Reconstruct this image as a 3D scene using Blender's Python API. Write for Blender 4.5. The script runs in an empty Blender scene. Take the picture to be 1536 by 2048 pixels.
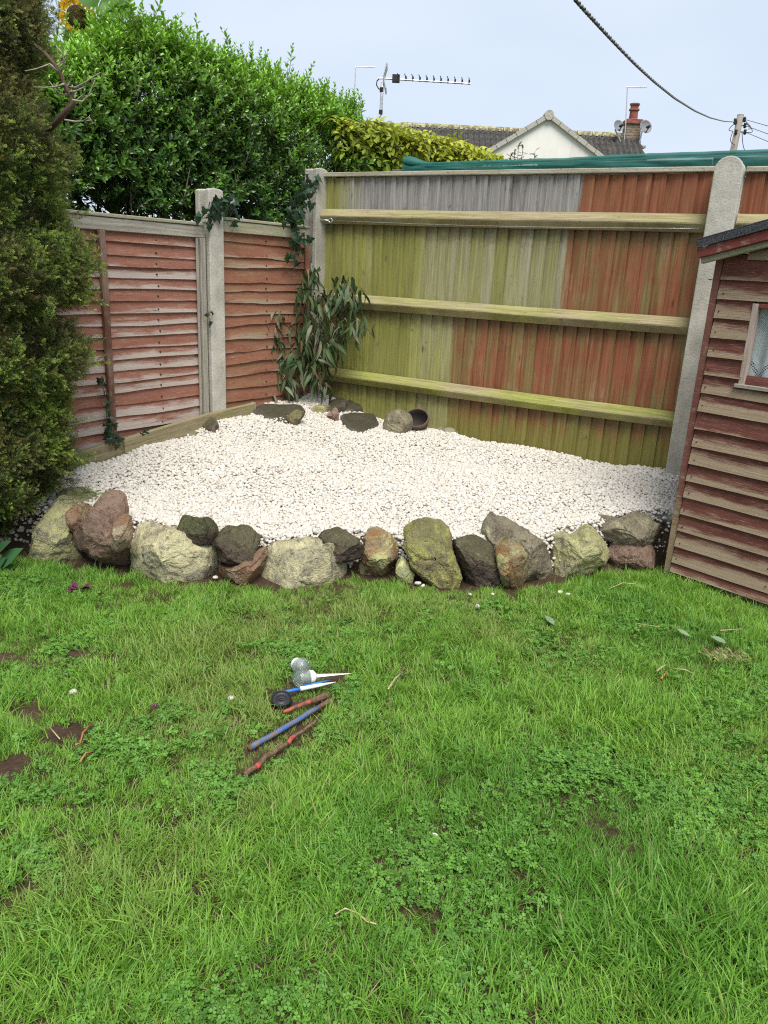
import bpy, math, random
import numpy as np
from mathutils import Vector, Matrix, Euler, noise as mnoise

S = bpy.context.scene
COL = S.collection
R = math.radians
rnd = random.Random(11)
rng = np.random.default_rng(11)

# ------------------------------------------------------------------ camera
F_PX, PITCH, ROLL, CAM_H = 1538.0, R(17.573), R(2.829), 1.4
FW = np.array([0, math.cos(PITCH), -math.sin(PITCH)])
_rt = np.array([1.0, 0, 0]); _up = np.cross(_rt, FW)
RT = _rt*math.cos(ROLL) + _up*math.sin(ROLL)
UP = -_rt*math.sin(ROLL) + _up*math.cos(ROLL)
cd = bpy.data.cameras.new('camera'); cam = bpy.data.objects.new('camera', cd); COL.objects.link(cam)
cd.sensor_fit = 'HORIZONTAL'; cd.sensor_width = 36; cd.lens = 36*F_PX/1536; cd.clip_start = 0.05; cd.clip_end = 1500
M = Matrix.Identity(4)
for i in range(3):
    M[i][0] = RT[i]; M[i][1] = UP[i]; M[i][2] = -FW[i]
M[2][3] = CAM_H
cam.matrix_world = M
S.camera = cam

# ------------------------------------------------------------------ sky, sun, exposure
SUN_EL, SUN_AZ = R(60), R(168)          # azimuth clockwise from +Y: behind the camera, a little to its side
w = bpy.data.worlds.new('World'); S.world = w; w.use_nodes = True
nt = w.node_tree; nt.nodes.clear()
wo = nt.nodes.new('ShaderNodeOutputWorld'); bg = nt.nodes.new('ShaderNodeBackground')
sky = nt.nodes.new('ShaderNodeTexSky'); sky.sky_type = 'NISHITA'; sky.sun_disc = False
sky.sun_elevation = SUN_EL; sky.sun_rotation = SUN_AZ; sky.air_density = 1.0; sky.dust_density = 1.5; sky.ozone_density = 2.0
tc = nt.nodes.new('ShaderNodeTexCoord'); mp = nt.nodes.new('ShaderNodeMapping'); mp.inputs['Scale'].default_value = (1, 1, 2.6)
ns = nt.nodes.new('ShaderNodeTexNoise'); ns.inputs['Scale'].default_value = 2.2; ns.inputs['Detail'].default_value = 3; ns.inputs['Roughness'].default_value = .45
mr = nt.nodes.new('ShaderNodeMapRange'); mr.inputs[1].default_value = .3; mr.inputs[2].default_value = .72; mr.inputs[3].default_value = .72; mr.inputs[4].default_value = .97
mx = nt.nodes.new('ShaderNodeMix'); mx.data_type = 'RGBA'
mx.inputs[7].default_value = (6.9, 7.8, 9.1, 1)      # thin high overcast
L = nt.links.new
L(tc.outputs['Generated'], mp.inputs[0]); L(mp.outputs[0], ns.inputs['Vector']); L(ns.outputs['Fac'], mr.inputs[0])
L(mr.outputs[0], mx.inputs[0]); L(sky.outputs[0], mx.inputs[6]); L(mx.outputs[2], bg.inputs[0])
bg.inputs[1].default_value = 0.060
L(bg.outputs[0], wo.inputs[0])
sd = bpy.data.lights.new('sun', 'SUN'); sd.energy = 2.5; sd.angle = R(34); sd.color = (1, .965, .91)
so = bpy.data.objects.new('sun', sd); COL.objects.link(so)
sv = Vector((math.sin(SUN_AZ)*math.cos(SUN_EL), math.cos(SUN_AZ)*math.cos(SUN_EL), math.sin(SUN_EL)))
so.rotation_euler = sv.to_track_quat('Z', 'Y').to_euler(); so.location = (0, -3, 12)
vs = S.view_settings; vs.view_transform = 'Standard'; vs.look = 'None'; vs.gamma = 1; vs.use_curve_mapping = False; vs.exposure = 0.95
S.cycles.max_bounces = 7; S.cycles.diffuse_bounces = 4; S.cycles.transparent_max_bounces = 12; S.cycles.use_denoising = False; S.render.filter_size = 1.15; S.cycles.filter_width = 1.15

# ------------------------------------------------------------------ helpers: points
V3 = lambda *a: np.array(a, float)
CAMP = V3(0, 0, CAM_H)
def ray(px, py): return FW + RT*(px-768)/F_PX - UP*(py-1024)/F_PX
def on_height(px, py, z):
    d = ray(px, py); return CAMP + d*((z-CAM_H)/d[2])
def on_plane(px, py, P, n):
    d = ray(px, py); return CAMP + d*(((P-CAMP)@n)/(d@n))
def at_depth(px, py, y):
    d = ray(px, py); return CAMP + d*(y/d[1])
def fbm(p, sc=1.0, o=4): return mnoise.fractal(Vector((p[0]*sc, p[1]*sc, p[2]*sc)), 1.0, 2.0, o)

# ------------------------------------------------------------------ helpers: objects
def mesh(name, V, F, mats=None, smooth=False, uv=None, col=None, fm=None):
    me = bpy.data.meshes.new(name)
    me.from_pydata([tuple(map(float, v)) for v in V], [], [tuple(f) for f in F])
    if uv is not None:
        l = me.uv_layers.new(name='UVMap'); a = np.array(uv, np.float32)
        li = np.zeros(len(me.loops), np.int32); me.loops.foreach_get('vertex_index', li)
        l.data.foreach_set('uv', a[li].ravel())
    if col is not None:
        at = me.attributes.new('tint', 'FLOAT', 'POINT'); at.data.foreach_set('value', np.array(col, np.float32))
    for m in (mats if isinstance(mats, (list, tuple)) else [mats]):
        if m: me.materials.append(m)
    if fm is not None: me.polygons.foreach_set('material_index', np.array(fm, np.int32))
    if smooth: me.polygons.foreach_set('use_smooth', np.ones(len(me.polygons), bool))
    me.update()
    return me
def link(name, me, parent=None):
    o = bpy.data.objects.new(name, me); COL.objects.link(o)
    if parent: attach(o, parent)
    return o
def origin(o):
    p = Vector((0, 0, 0)); q = o
    while q: p += q.location; q = q.parent
    return p
def attach(o, parent):
    o.parent = parent
    if o.data and not parent.data: o.matrix_parent_inverse = Matrix.Translation(-origin(parent))
def obj(name, V, F, m, parent=None, **k): return link(name, mesh(name, V, F, m, **k), parent)
def tag(o, label=None, cat=None, group=None, kind=None):
    if label: o['label'] = label
    if cat: o['category'] = cat
    if group: o['group'] = group
    if kind: o['kind'] = kind
    return o
def thing(name, label, cat, loc, group=None):
    o = bpy.data.objects.new(name, None); COL.objects.link(o); o.location = tuple(map(float, loc)); o.empty_display_size = .1
    return tag(o, label, cat, group)

class MB:
    def __init__(s): s.V = []; s.F = []; s.uv = []; s.c = []; s.fm = []
    def add(s, V, F, uv=None, c=0.0, fm=0):
        n = len(s.V); s.V += [tuple(map(float, v)) for v in V]; s.F += [tuple(i+n for i in f) for f in F]
        s.uv += list(uv) if uv is not None else [(0, 0)]*len(V)
        s.c += list(c) if hasattr(c, '__len__') else [c]*len(V); s.fm += [fm]*len(F)
        return s
    def box(s, o, ex, ey, ez, c=0.0, fm=0, uvs=None):
        """corner o and three edge vectors"""
        o, ex, ey, ez = map(np.asarray, (o, ex, ey, ez))
        V = [o, o+ex, o+ex+ey, o+ey, o+ez, o+ex+ez, o+ex+ey+ez, o+ey+ez]
        F = [(0, 3, 2, 1), (4, 5, 6, 7), (0, 1, 5, 4), (1, 2, 6, 5), (2, 3, 7, 6), (3, 0, 4, 7)]
        lx, lz = np.linalg.norm(ex), np.linalg.norm(ez)
        uv = [(0, 0), (lx, 0), (lx, .1), (0, .1), (0, lz), (lx, lz), (lx, lz+.1), (0, lz+.1)]
        return s.add(V, F, uv, c, fm)
    def tube(s, pts, rad, n=8, c=0.0, cap=True, fm=0):
        P = [np.asarray(p, float) for p in pts]; k = len(P)
        rr = rad if hasattr(rad, '__len__') else [rad]*k
        V, F, uv = [], [], []; a = None; dist = 0
        for i in range(k):
            t = P[min(i+1, k-1)]-P[max(i-1, 0)]; t = t/(np.linalg.norm(t)+1e-12)
            if a is None:
                a = np.cross(t, (0, 0, 1) if abs(t[2]) < .9 else (1, 0, 0))
            a = a-t*(a@t); a = a/np.linalg.norm(a); b = np.cross(t, a)
            if i: dist += np.linalg.norm(P[i]-P[i-1])
            for j in range(n):
                th = 2*math.pi*j/n
                V.append(P[i]+(a*math.cos(th)+b*math.sin(th))*rr[i]); uv.append((dist, j/n))
        for i in range(k-1):
            for j in range(n):
                F.append((i*n+j, i*n+(j+1) % n, (i+1)*n+(j+1) % n, (i+1)*n+j))
        if cap: F += [tuple(range(n-1, -1, -1)), tuple((k-1)*n+j for j in range(n))]
        return s.add(V, F, uv, c, fm)
    def lathe(s, prof, o, ax=(0, 0, 1), n=24, c=0.0, fm=0):
        ax = np.asarray(ax, float)/np.linalg.norm(ax); a = np.cross(ax, (0, 0, 1) if abs(ax[2]) < .9 else (1, 0, 0)); a /= np.linalg.norm(a); b = np.cross(ax, a)
        V, F = [], []
        for r, h in prof:
            for j in range(n):
                th = 2*math.pi*j/n; V.append(np.asarray(o)+ax*h+(a*math.cos(th)+b*math.sin(th))*r)
        for i in range(len(prof)-1):
            for j in range(n): F.append((i*n+j, i*n+(j+1) % n, (i+1)*n+(j+1) % n, (i+1)*n+j))
        return s.add(V, F, None, c, fm)
    def data(s, name, m, **k): return mesh(name, s.V, s.F, m, uv=s.uv, col=s.c, fm=s.fm, **k)
    def build(s, name, m, parent=None, **k): return link(name, s.data(name, m, **k), parent)
def bevel(o, wdt=.004, seg=2):
    b = o.modifiers.new('edge', 'BEVEL'); b.width = wdt; b.segments = seg; b.limit_method = 'ANGLE'; b.angle_limit = R(40)
    return o

# ------------------------------------------------------------------ helpers: materials
class NB:
    def __init__(s, name):
        s.m = bpy.data.materials.new(name); s.m.use_nodes = True; s.t = s.m.node_tree; s.t.nodes.clear()
        s.out = s.t.nodes.new('ShaderNodeOutputMaterial')
    def put(s, sock, v):
        if isinstance(v, bpy.types.NodeSocket): s.t.links.new(v, sock)
        elif hasattr(v, '__len__') and len(v) == 3 and sock.type == 'RGBA': sock.default_value = (*v, 1)
        else: sock.default_value = v
    def n(s, typ, props=None, **k):
        nd = s.t.nodes.new('ShaderNode'+typ)
        for a, v in (props or {}).items(): setattr(nd, a, v)
        for a, v in k.items(): s.put(nd.inputs[int(a[1:])] if a[0] == 'i' and a[1:].isdigit() else nd.inputs[a.replace('_', ' ')], v)
        return nd
    def math(s, op, a, b=0.0, clamp=False): return s.n('Math', {'operation': op, 'use_clamp': clamp}, i0=a, i1=b).outputs[0]
    def mix(s, f, a, b, mode='MIX'):
        return s.n('Mix', {'data_type': 'RGBA', 'blend_type': mode}, i0=f, i6=a, i7=b).outputs[2]
    def noise(s, vec, scale, detail=4, rough=.6, dist=0.0):
        return s.n('TexNoise', Vector=vec, Scale=scale, Detail=detail, Roughness=rough, Distortion=dist).outputs['Fac']
    def vor(s, vec, scale, feature='F1'):
        return s.n('TexVoronoi', {'feature': feature}, Vector=vec, Scale=scale).outputs
    def ramp(s, x, lo, hi, a=0.0, b=1.0): return s.n('MapRange', {'interpolation_type': 'SMOOTHSTEP'}, i0=x, i1=lo, i2=hi, i3=a, i4=b).outputs[0]
    def scale(s, vec, sc, off=None):
        nd = s.n('Mapping', Vector=vec, Scale=sc)
        if off is not None: s.put(nd.inputs['Location'], off)
        return nd.outputs[0]
    def obj(s): return s.n('TexCoord').outputs['Object']
    def uv(s): return s.n('TexCoord').outputs['UV']
    def pos(s): return s.n('NewGeometry').outputs['Position']
    def rand(s): return s.n('ObjectInfo').outputs['Random']
    def shifted(s, vec, amt=37.0):
        r = s.rand(); c = s.n('CombineXYZ', X=s.math('MULTIPLY', r, amt), Y=s.math('MULTIPLY', r, amt*1.7), Z=s.math('MULTIPLY', r, amt*.6)).outputs[0]
        return s.n('VectorMath', {'operation': 'ADD'}, i0=vec, i1=c).outputs[0]
    def attr(s, name, typ='GEOMETRY'): return s.n('Attribute', {'attribute_name': name, 'attribute_type': typ}).outputs['Fac']
    def bump(s, h, strength=.4, dist=.01, base=None):
        k = dict(Height=h, Strength=strength, Distance=dist)
        if base is not None: k['Normal'] = base
        return s.n('Bump', **k).outputs[0]
    def done(s, col, rough=.8, normal=None, spec=.3, metal=0.0, **k):
        b = s.n('BsdfPrincipled', Base_Color=col, Roughness=rough, Metallic=metal, **k); b.inputs['Specular IOR Level'].default_value = spec
        if normal is not None: s.put(b.inputs['Normal'], normal)
        s.t.links.new(b.outputs[0], s.out.inputs[0]); return s.m
    def leaf(s, col, rough=.45, trans=.35, spec=.35, tcol=None, normal=None):
        b = s.n('BsdfPrincipled', Base_Color=col, Roughness=rough); b.inputs['Specular IOR Level'].default_value = spec
        if normal is not None: s.put(b.inputs['Normal'], normal)
        t = s.n('BsdfTranslucent', Color=tcol if tcol is not None else col)
        x = s.n('MixShader', i0=trans, i1=b.outputs[0], i2=t.outputs[0])
        s.t.links.new(x.outputs[0], s.out.inputs[0]); return s.m

def plain(name, col, rough=.6, metal=0.0, spec=.4, var=.25, sc=30):
    b = NB(name); n_ = b.noise(b.obj(), sc, 4)
    c = b.mix(b.ramp(n_, .3, .7), tuple(x*(1-var) for x in col), tuple(min(1, x*(1+var)) for x in col))
    return b.done(c, rough, b.bump(n_, .15, .002), spec, metal)

def m_concrete(name, tone=1.0, lichen=.3):
    b = NB(name); p = b.shifted(b.obj()); n1 = b.noise(p, 6, 6, .65); n2 = b.noise(p, 90, 3, .7); n3 = b.noise(b.scale(p, (14, 14, 2)), 1.6, 5)
    c = b.mix(b.ramp(n1, .3, .7), (.36*tone, .34*tone, .285*tone), (.54*tone, .515*tone, .44*tone))
    c = b.mix(b.ramp(n2, .55, .75, 0, .55), c, (.20*tone, .19*tone, .16*tone))
    c = b.mix(b.ramp(n3, .52, .8, 0, lichen), c, (.22, .23, .12))
    c = b.mix(b.ramp(b.vor(p, 26)['Distance'], .16, .05, 0, lichen), c, (.50, .49, .40))
    return b.done(c, .92, b.bump(b.math('ADD', n2, b.math('MULTIPLY', n1, .6)), .5, .006), .15)

def m_lap(name, paint, paint2, bare, bare2, wear=.42, spread=.30, amount=1.0, grain=1.0, algae=0.0):
    """painted lapped board: UV is (metres along, 0 bottom .. 1 top); paint worn off from the lower edge up"""
    b = NB(name); uv = b.shifted(b.uv(), 23.0); raw = b.uv()
    v = b.n('SeparateXYZ', Vector=raw).outputs[1]
    g = b.noise(b.scale(uv, (3, 45, 1)), 1.0, 6, .7, .4); g2 = b.noise(b.scale(uv, (9, 160, 1)), 1.0, 3, .6)
    nz = b.noise(b.scale(uv, (3.2, 2.2, 1)), 1.0, 5, .65); nf = b.noise(b.scale(uv, (22, 26, 1)), 1.0, 5, .7)
    edge = b.math('ADD', b.math('MULTIPLY', b.math('SUBTRACT', nz, .5), 2.1), b.math('ADD', b.math('MULTIPLY', b.math('SUBTRACT', nf, .5), .7), b.math('MULTIPLY', b.math('SUBTRACT', g, .5), .7)))
    lvl = b.math('ADD', wear, b.math('MULTIPLY', b.math('SUBTRACT', b.rand(), .5), spread*2))
    d = b.math('SUBTRACT', b.math('ADD', lvl, b.math('MULTIPLY', edge, .55)), v)
    worn = b.math('MULTIPLY', b.ramp(b.math('ADD', d, b.math('MULTIPLY', b.math('SUBTRACT', g2, .5), .22)), -.10, .20), amount)
    pc = b.mix(b.ramp(nz, .3, .7), paint, paint2); pc = b.mix(b.ramp(g, .55, .8, 0, .45), pc, tuple(x*.45 for x in paint))
    pc = b.mix(b.ramp(b.math('ADD', b.math('MULTIPLY', nf, .6), b.math('MULTIPLY', g, .4)), .52, .68, 0, .65), pc, bare)
    bc = b.mix(b.ramp(g, .32, .68), bare2, bare); bc = b.mix(b.ramp(g2, .55, .75, 0, .5), bc, tuple(x*.5 for x in bare2))
    bc = b.mix(b.ramp(nf, .52, .7, 0, .35), bc, pc)
    c = b.mix(worn, pc, bc)
    if algae: c = b.mix(b.ramp(nz, .45, .75, 0, algae), c, (.15, .16, .04))
    k = b.vor(b.scale(uv, (2.3, 1.7, 1)), 1.0)['Distance']
    c = b.mix(b.ramp(k, .055, .02, 0, .8), c, (.05, .028, .018))
    h = b.math('ADD', b.math('MULTIPLY', g, grain), b.math('MULTIPLY', g2, .5*grain))
    return b.done(c, .82, b.bump(h, .55, .004), .2)

def m_timber(name, c1, c2, dark, algae=(.16, .19, .05), al=.4, axis='u'):
    b = NB(name); p = b.shifted(b.uv(), 13.0)
    g = b.noise(b.scale(p, (3, 60, 1)), 1.0, 6, .7, .3); n = b.noise(b.scale(p, (5, 8, 1)), 1.0, 5, .65); sp = b.noise(b.scale(p, (60, 90, 1)), 1.0, 3, .7)
    c = b.mix(b.ramp(g, .3, .7), c2, c1); c = b.mix(b.ramp(n, .48, .75, 0, al), c, algae); c = b.mix(b.ramp(sp, .56, .72, 0, .6), c, dark)
    k = b.vor(b.scale(p, (3.1, 6, 1)), 1.0)['Distance']; c = b.mix(b.ramp(k, .07, .02, 0, .8), c, dark)
    return b.done(c, .85, b.bump(b.math('ADD', g, sp), .5, .004), .2)

def m_rock(name, c1, c2, lich=(.44, .43, .22), la=.5, moss=0.0, mossc=(.09, .12, .03), speck=.35, ls=7.0, rust=0.0):
    b = NB(name); p = b.shifted(b.obj(), 61.0)
    n1 = b.noise(p, 7, 7, .68, .3); n2 = b.noise(p, 34, 6, .75); n3 = b.noise(p, ls, 8, .74, .9); n4 = b.noise(p, 130, 3, .7)
    c = b.mix(b.ramp(n1, .32, .68), c1, c2)
    c = b.mix(b.ramp(n2, .48, .68, 0, .75), c, tuple(x*.38 for x in c1))
    if rust: c = b.mix(b.ramp(b.noise(p, 9, 5, .7), .45, .62, 0, rust), c, (.34, .15, .055))
    c = b.mix(b.ramp(n3, .62-la*.32, .76-la*.3, 0, .92), c, b.mix(b.ramp(n2, .35, .65), lich, tuple(min(1, x*1.45+.03) for x in lich)))
    c = b.mix(b.ramp(b.noise(p, 16, 5, .7, .5), .55, .68, 0, .7), c, tuple(x*.55 for x in c2))
    nz = b.n('SeparateXYZ', Vector=b.n('NewGeometry').outputs['Normal']).outputs[2]
    if moss: c = b.mix(b.math('MULTIPLY', b.ramp(b.math('ADD', nz, b.math('MULTIPLY', b.math('SUBTRACT', n1, .5), 2.0)), .0, .7), moss), c, b.mix(b.ramp(n4, .3, .7), mossc, tuple(x*1.9 for x in mossc)))
    c = b.mix(b.ramp(n4, .60, .72, 0, speck), c, (.52, .50, .42)); c = b.mix(b.ramp(n4, .40, .30, 0, speck), c, (.035, .03, .022))
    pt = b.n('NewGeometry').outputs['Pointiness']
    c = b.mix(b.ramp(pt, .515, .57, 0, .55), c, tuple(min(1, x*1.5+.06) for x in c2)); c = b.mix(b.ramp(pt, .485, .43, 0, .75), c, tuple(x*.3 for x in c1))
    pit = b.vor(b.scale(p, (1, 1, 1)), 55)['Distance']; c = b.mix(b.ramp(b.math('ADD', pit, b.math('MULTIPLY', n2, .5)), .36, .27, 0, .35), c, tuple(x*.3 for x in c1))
    h = b.math('ADD', b.math('MULTIPLY', n1, .8), b.math('ADD', b.math('MULTIPLY', n2, .8), b.math('ADD', b.math('MULTIPLY', n4, .3), b.math('MULTIPLY', b.ramp(pit, .0, .35), .15))))
    return b.done(c, .93, b.bump(h, 1.0, .028), .12)

def m_leaf(name, young, old, rough=.4, trans=.3, tcol=None, spec=.4, var=.35, brown=0.0, browncol=(.16, .085, .03)):
    b = NB(name); t = b.attr('tone', 'INSTANCER'); r = b.rand(); v = b.attr('tint')
    c = b.mix(b.math('ADD', t, b.math('MULTIPLY', b.math('SUBTRACT', v, .5), .5), True), old, young)
    k = b.math('ADD', 1-var*.5, b.math('MULTIPLY', b.math('ADD', b.math('MULTIPLY', r, .5), b.math('MULTIPLY', v, .5)), var))
    c = b.mix(1.0, c, b.n('CombineXYZ', X=k, Y=k, Z=k).outputs[0], 'MULTIPLY')
    if brown: c = b.mix(b.ramp(b.math('ADD', r, b.math('MULTIPLY', b.math('SUBTRACT', v, .5), .5)), 1-brown, 1-brown+.12), c, browncol)
    return b.leaf(c, rough, trans, spec, b.mix(.5, c, tcol) if tcol else None)

# ------------------------------------------------------------------ helpers: scattering of uncountable stuff
def bank(name, meshes):
    c = bpy.data.collections.new(name)
    for i, me in enumerate(meshes): c.objects.link(bpy.data.objects.new('%s_%03d' % (name, i), me))
    return c
def gn_group(coll):
    g = bpy.data.node_groups.new('scatter_'+coll.name, 'GeometryNodeTree')
    g.interface.new_socket('Geometry', in_out='INPUT', socket_type='NodeSocketGeometry'); g.interface.new_socket('Geometry', in_out='OUTPUT', socket_type='NodeSocketGeometry')
    N = g.nodes.new; gi = N('NodeGroupInput'); go = N('NodeGroupOutput'); ip = N('GeometryNodeInstanceOnPoints'); ci = N('GeometryNodeCollectionInfo')
    ci.inputs['Collection'].default_value = coll; ci.inputs['Separate Children'].default_value = True; ci.inputs['Reset Children'].default_value = True
    def na(nm, ty):
        a = N('GeometryNodeInputNamedAttribute'); a.data_type = ty; a.inputs['Name'].default_value = nm; return a.outputs['Attribute']
    l = g.links.new; er = N('FunctionNodeEulerToRotation')
    l(gi.outputs[0], ip.inputs['Points']); l(ci.outputs[0], ip.inputs['Instance']); ip.inputs['Pick Instance'].default_value = True
    l(na('pick', 'INT'), ip.inputs['Instance Index']); l(na('rot', 'FLOAT_VECTOR'), er.inputs[0]); l(er.outputs[0], ip.inputs['Rotation']); l(na('scl', 'FLOAT_VECTOR'), ip.inputs['Scale'])
    l(ip.outputs[0], go.inputs[0]); return g
def scatter(name, P, E, Sc, coll, tone=None, parent=None, pick=None):
    P = np.asarray(P, np.float32); n = len(P); me = bpy.data.meshes.new(name); me.vertices.add(n); me.vertices.foreach_set('co', P.ravel())
    Sc = np.asarray(Sc, np.float32)
    if Sc.ndim == 1: Sc = np.repeat(Sc[:, None], 3, 1)
    for nm, ty, dat, fld in (('rot', 'FLOAT_VECTOR', np.asarray(E, np.float32), 'vector'), ('scl', 'FLOAT_VECTOR', Sc, 'vector'),
                             ('pick', 'INT', np.asarray(pick if pick is not None else rng.integers(0, len(coll.objects), n), np.int32), 'value'),
                             ('tone', 'FLOAT', np.asarray(tone if tone is not None else np.full(n, .5), np.float32), 'value')):
        a = me.attributes.new(nm, ty, 'POINT'); a.data.foreach_set(fld, dat.ravel())
    o = link(name, me, parent); md = o.modifiers.new('scatter', 'NODES'); md.node_group = gn_group(coll)
    return o
def aim(D, roll=True):
    """euler angles that turn +Z onto each direction"""
    D = np.asarray(D, float); D = D/np.linalg.norm(D, axis=1)[:, None]
    th = np.arccos(np.clip(D[:, 2], -1, 1)); az = np.arctan2(D[:, 1], D[:, 0]); E = np.zeros((len(D), 3))
    for i in range(len(D)):
        m = Matrix.Rotation(az[i], 3, 'Z') @ Matrix.Rotation(th[i], 3, 'Y')
        if roll: m = m @ Matrix.Rotation(rng.uniform(0, 6.283), 3, 'Z')
        E[i] = m.to_euler()[:]
    return E
def leaf_shape(mb, o, d, n, ln, wd, fold=.25, droop=0.0, c=0.5, seg=3, fm=0):
    """a leaf blade from o along d, face normal n, folded along its midrib"""
    d = np.asarray(d, float)/np.linalg.norm(d); n = np.asarray(n, float); n = n-d*(n@d); n /= (np.linalg.norm(n)+1e-9); s = np.cross(d, n)
    V, F, uv = [], [], []
    prof = {2: [0, 1, 0], 3: [0, .85, .8, 0], 4: [0, .7, 1, .72, 0], 5: [0, .6, .95, 1, .6, 0]}[seg]
    for i, wv in enumerate(prof):
        t = i/seg; ctr = np.asarray(o)+d*ln*t-n*droop*ln*t*t
        for q in (-1, 0, 1):
            V.append(ctr+s*q*wd*.5*wv+n*abs(q)*fold*wd*.5*wv); uv.append((t, q*.5+.5))
    for i in range(seg):
        for q in (0, 1):
            a = i*3+q; F.append((a, a+1, a+4, a+3))
    mb.add(V, F, uv, c, fm)

# ------------------------------------------------------------------ layout shared by several things
AR, AL = R(28.48), R(34.67)
CORNER = at_depth(622, 783, 5.7)
DR = V3(math.cos(AR), -math.sin(AR), 0)              # along the closeboard fence, away from the corner
NR = V3(-math.sin(AR), -math.cos(AR), 0)             # its face towards the garden
DL = V3(-math.sin(AL), -math.cos(AL), 0)             # along the lapped fence, away from the corner
NL = V3(math.cos(AL), -math.sin(AL), 0)              # its face towards the garden
ZV = V3(0, 0, 1)
def RP(u, z, d=0.0): return V3(CORNER[0], CORNER[1], 0)+DR*u+NR*d+ZV*z
def LP(s, z, d=0.0): return V3(CORNER[0], CORNER[1], 0)+DL*s+NL*d+ZV*z
def RU(px, py, d=0.0):
    p = on_plane(px, py, RP(0, 0, d), NR); return (p-RP(0, 0))@DR, p[2]
def LU(px, py, d=0.0):
    p = on_plane(px, py, LP(0, 0, d), NL); return (p-LP(0, 0))@DL, p[2]
FRONT = [on_height(x, y, 0)[:2] for x, y in [(20, 1124), (150, 1138), (240, 1152), (340, 1168), (480, 1172), (570, 1180), (720, 1160), (810, 1168), (885, 1182), (970, 1180), (1080, 1180), (1150, 1160), (1270, 1138), (1330, 1138)]]
SA = on_height(1330, 1142, 0.02); SB = on_height(1536, 1212, 0.02)
SE = (SB-SA)*V3(1, 1, 0); SE /= np.linalg.norm(SE); SN = V3(SE[1], -SE[0], 0); SN = SN if SN[1] < 0 else -SN       # playhouse front: along and outward
fx = np.array([-6, -2.6]+[p[0] for p in FRONT]+[SA[0]+SE[0]*1.6, SA[0]+SE[0]*1.6+.6, 7]); fy = np.array([3.0, 3.25]+[p[1] for p in FRONT]+[SA[1]+SE[1]*1.6, 4.2, 4.6])
def yfront(x): return np.interp(x, fx, fy)
# gravel height field through surveyed points
_gp = [(CORNER[0], CORNER[1], .50), (*RP(1.0, 0)[:2], .36), (*RP(1.75, 0)[:2], .345), (*RP(2.7, 0)[:2], .35), (*LP(.45, .1)[:2], .465), (*LP(.9, .1)[:2], .42), (*LP(1.45, .1)[:2], .355), (*LP(2.0, .1)[:2], .30), (*LP(2.6, .1)[:2], .225),
       (-1.25, 3.72, .2), (-.6, 3.6, .17), (0, 3.55, .17), (.6, 3.6, .18), (1.1, 3.75, .2), (1.5, 3.85, .26), (1.62, 4.2, .31), (0, 4.3, .25), (-.6, 4.5, .31), (.5, 4.5, .27), (-.3, 5.0, .38), (.9, 4.3, .28)]
_gp = np.array(_gp)
def gz(x, y):
    d2 = (x-_gp[:, 0])**2+(y-_gp[:, 1])**2+.02; wt = 1/d2**1.6
    return float((wt*_gp[:, 2]).sum()/wt.sum())
def on_gravel(px, py):
    z = .3
    for _ in range(12):
        p = on_height(px, py, z); z = .5*z+.5*gz(p[0], p[1])
    return V3(p[0], p[1], gz(p[0], p[1]))

# ------------------------------------------------------------------ ground
b = NB('garden_soil'); p = b.pos(); n1 = b.noise(p, 5, 6, .7); n2 = b.noise(p, 60, 4, .7)
far = b.ramp(b.n('VectorMath', {'operation': 'LENGTH'}, i0=p).outputs['Value'], 9, 14)
c = b.mix(b.ramp(n1, .3, .7), (.050, .032, .020), (.095, .062, .040)); c = b.mix(b.ramp(n2, .5, .75, 0, .5), c, (.13, .09, .06))
c = b.mix(far, c, b.mix(b.ramp(n1, .3, .7), (.05, .085, .02), (.08, .12, .03)))
M_SOIL = b.done(c, .95, b.bump(b.math('ADD', n1, n2), .8, .03), .1)
gx = np.concatenate([[-500, -60, -12, -5], np.arange(-3.2, 4.01, .06), [6, 14, 60, 500]]); gy = np.concatenate([[-300, -30, -4], np.arange(-.6, 4.21, .06), [6, 10, 30, 120, 700]])
def lawn_z(x, y):
    if not (-3.3 < x < 4.1 and -.7 < y < 4.3): return 0.0
    return .018*fbm((x, y, 0), .9, 2)+.010*fbm((x, y, 5), 3.5, 3)-.004
V = [(x, y, lawn_z(x, y)) for y in gy for x in gx]; nx = len(gx)
F = [(j*nx+i, j*nx+i+1, (j+1)*nx+i+1, (j+1)*nx+i) for j in range(len(gy)-1) for i in range(nx-1)]
tag(obj('ground', V, F, M_SOIL, smooth=True), kind='structure')

# gravel bed: a raised sheet with a bank of soil down to the lawn
gx = np.arange(-2.3, 2.35, .05); gy = np.arange(3.3, 6.0, .05); V = []
def in_bed(x, y, m=0.0):
    q = V3(x, y, 0)-V3(CORNER[0], CORNER[1], 0)
    return (q@NR) > m and (q@NL) > m and (q@DL) < 2.95 and (V3(x, y, 0)-SA*V3(1, 1, 0))@SN*-1 < 4 and y > yfront(x)
for y in gy:
    for x in gx:
        e = min(1, max(0, (y-yfront(x)-.125)/.10)); V.append((x, y, (gz(x, y)-.012)*(e*e*(3-2*e))-.03*(1-e)))
nx = len(gx); F = []
for j in range(len(gy)-1):
    for i in range(nx-1):
        x, y = gx[i]+.025, gy[j]+.025
        q = V3(x, y, 0)-V3(CORNER[0], CORNER[1], 0)
        if q@NR > -.06 and q@NL > -.06 and y > yfront(x)-.02: F.append((j*nx+i, j*nx+i+1, (j+1)*nx+i+1, (j+1)*nx+i))
b = NB('gravel_bed_base'); p = b.pos(); n1 = b.noise(p, 60, 4, .7); n2 = b.noise(p, 6, 5, .7)
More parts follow.
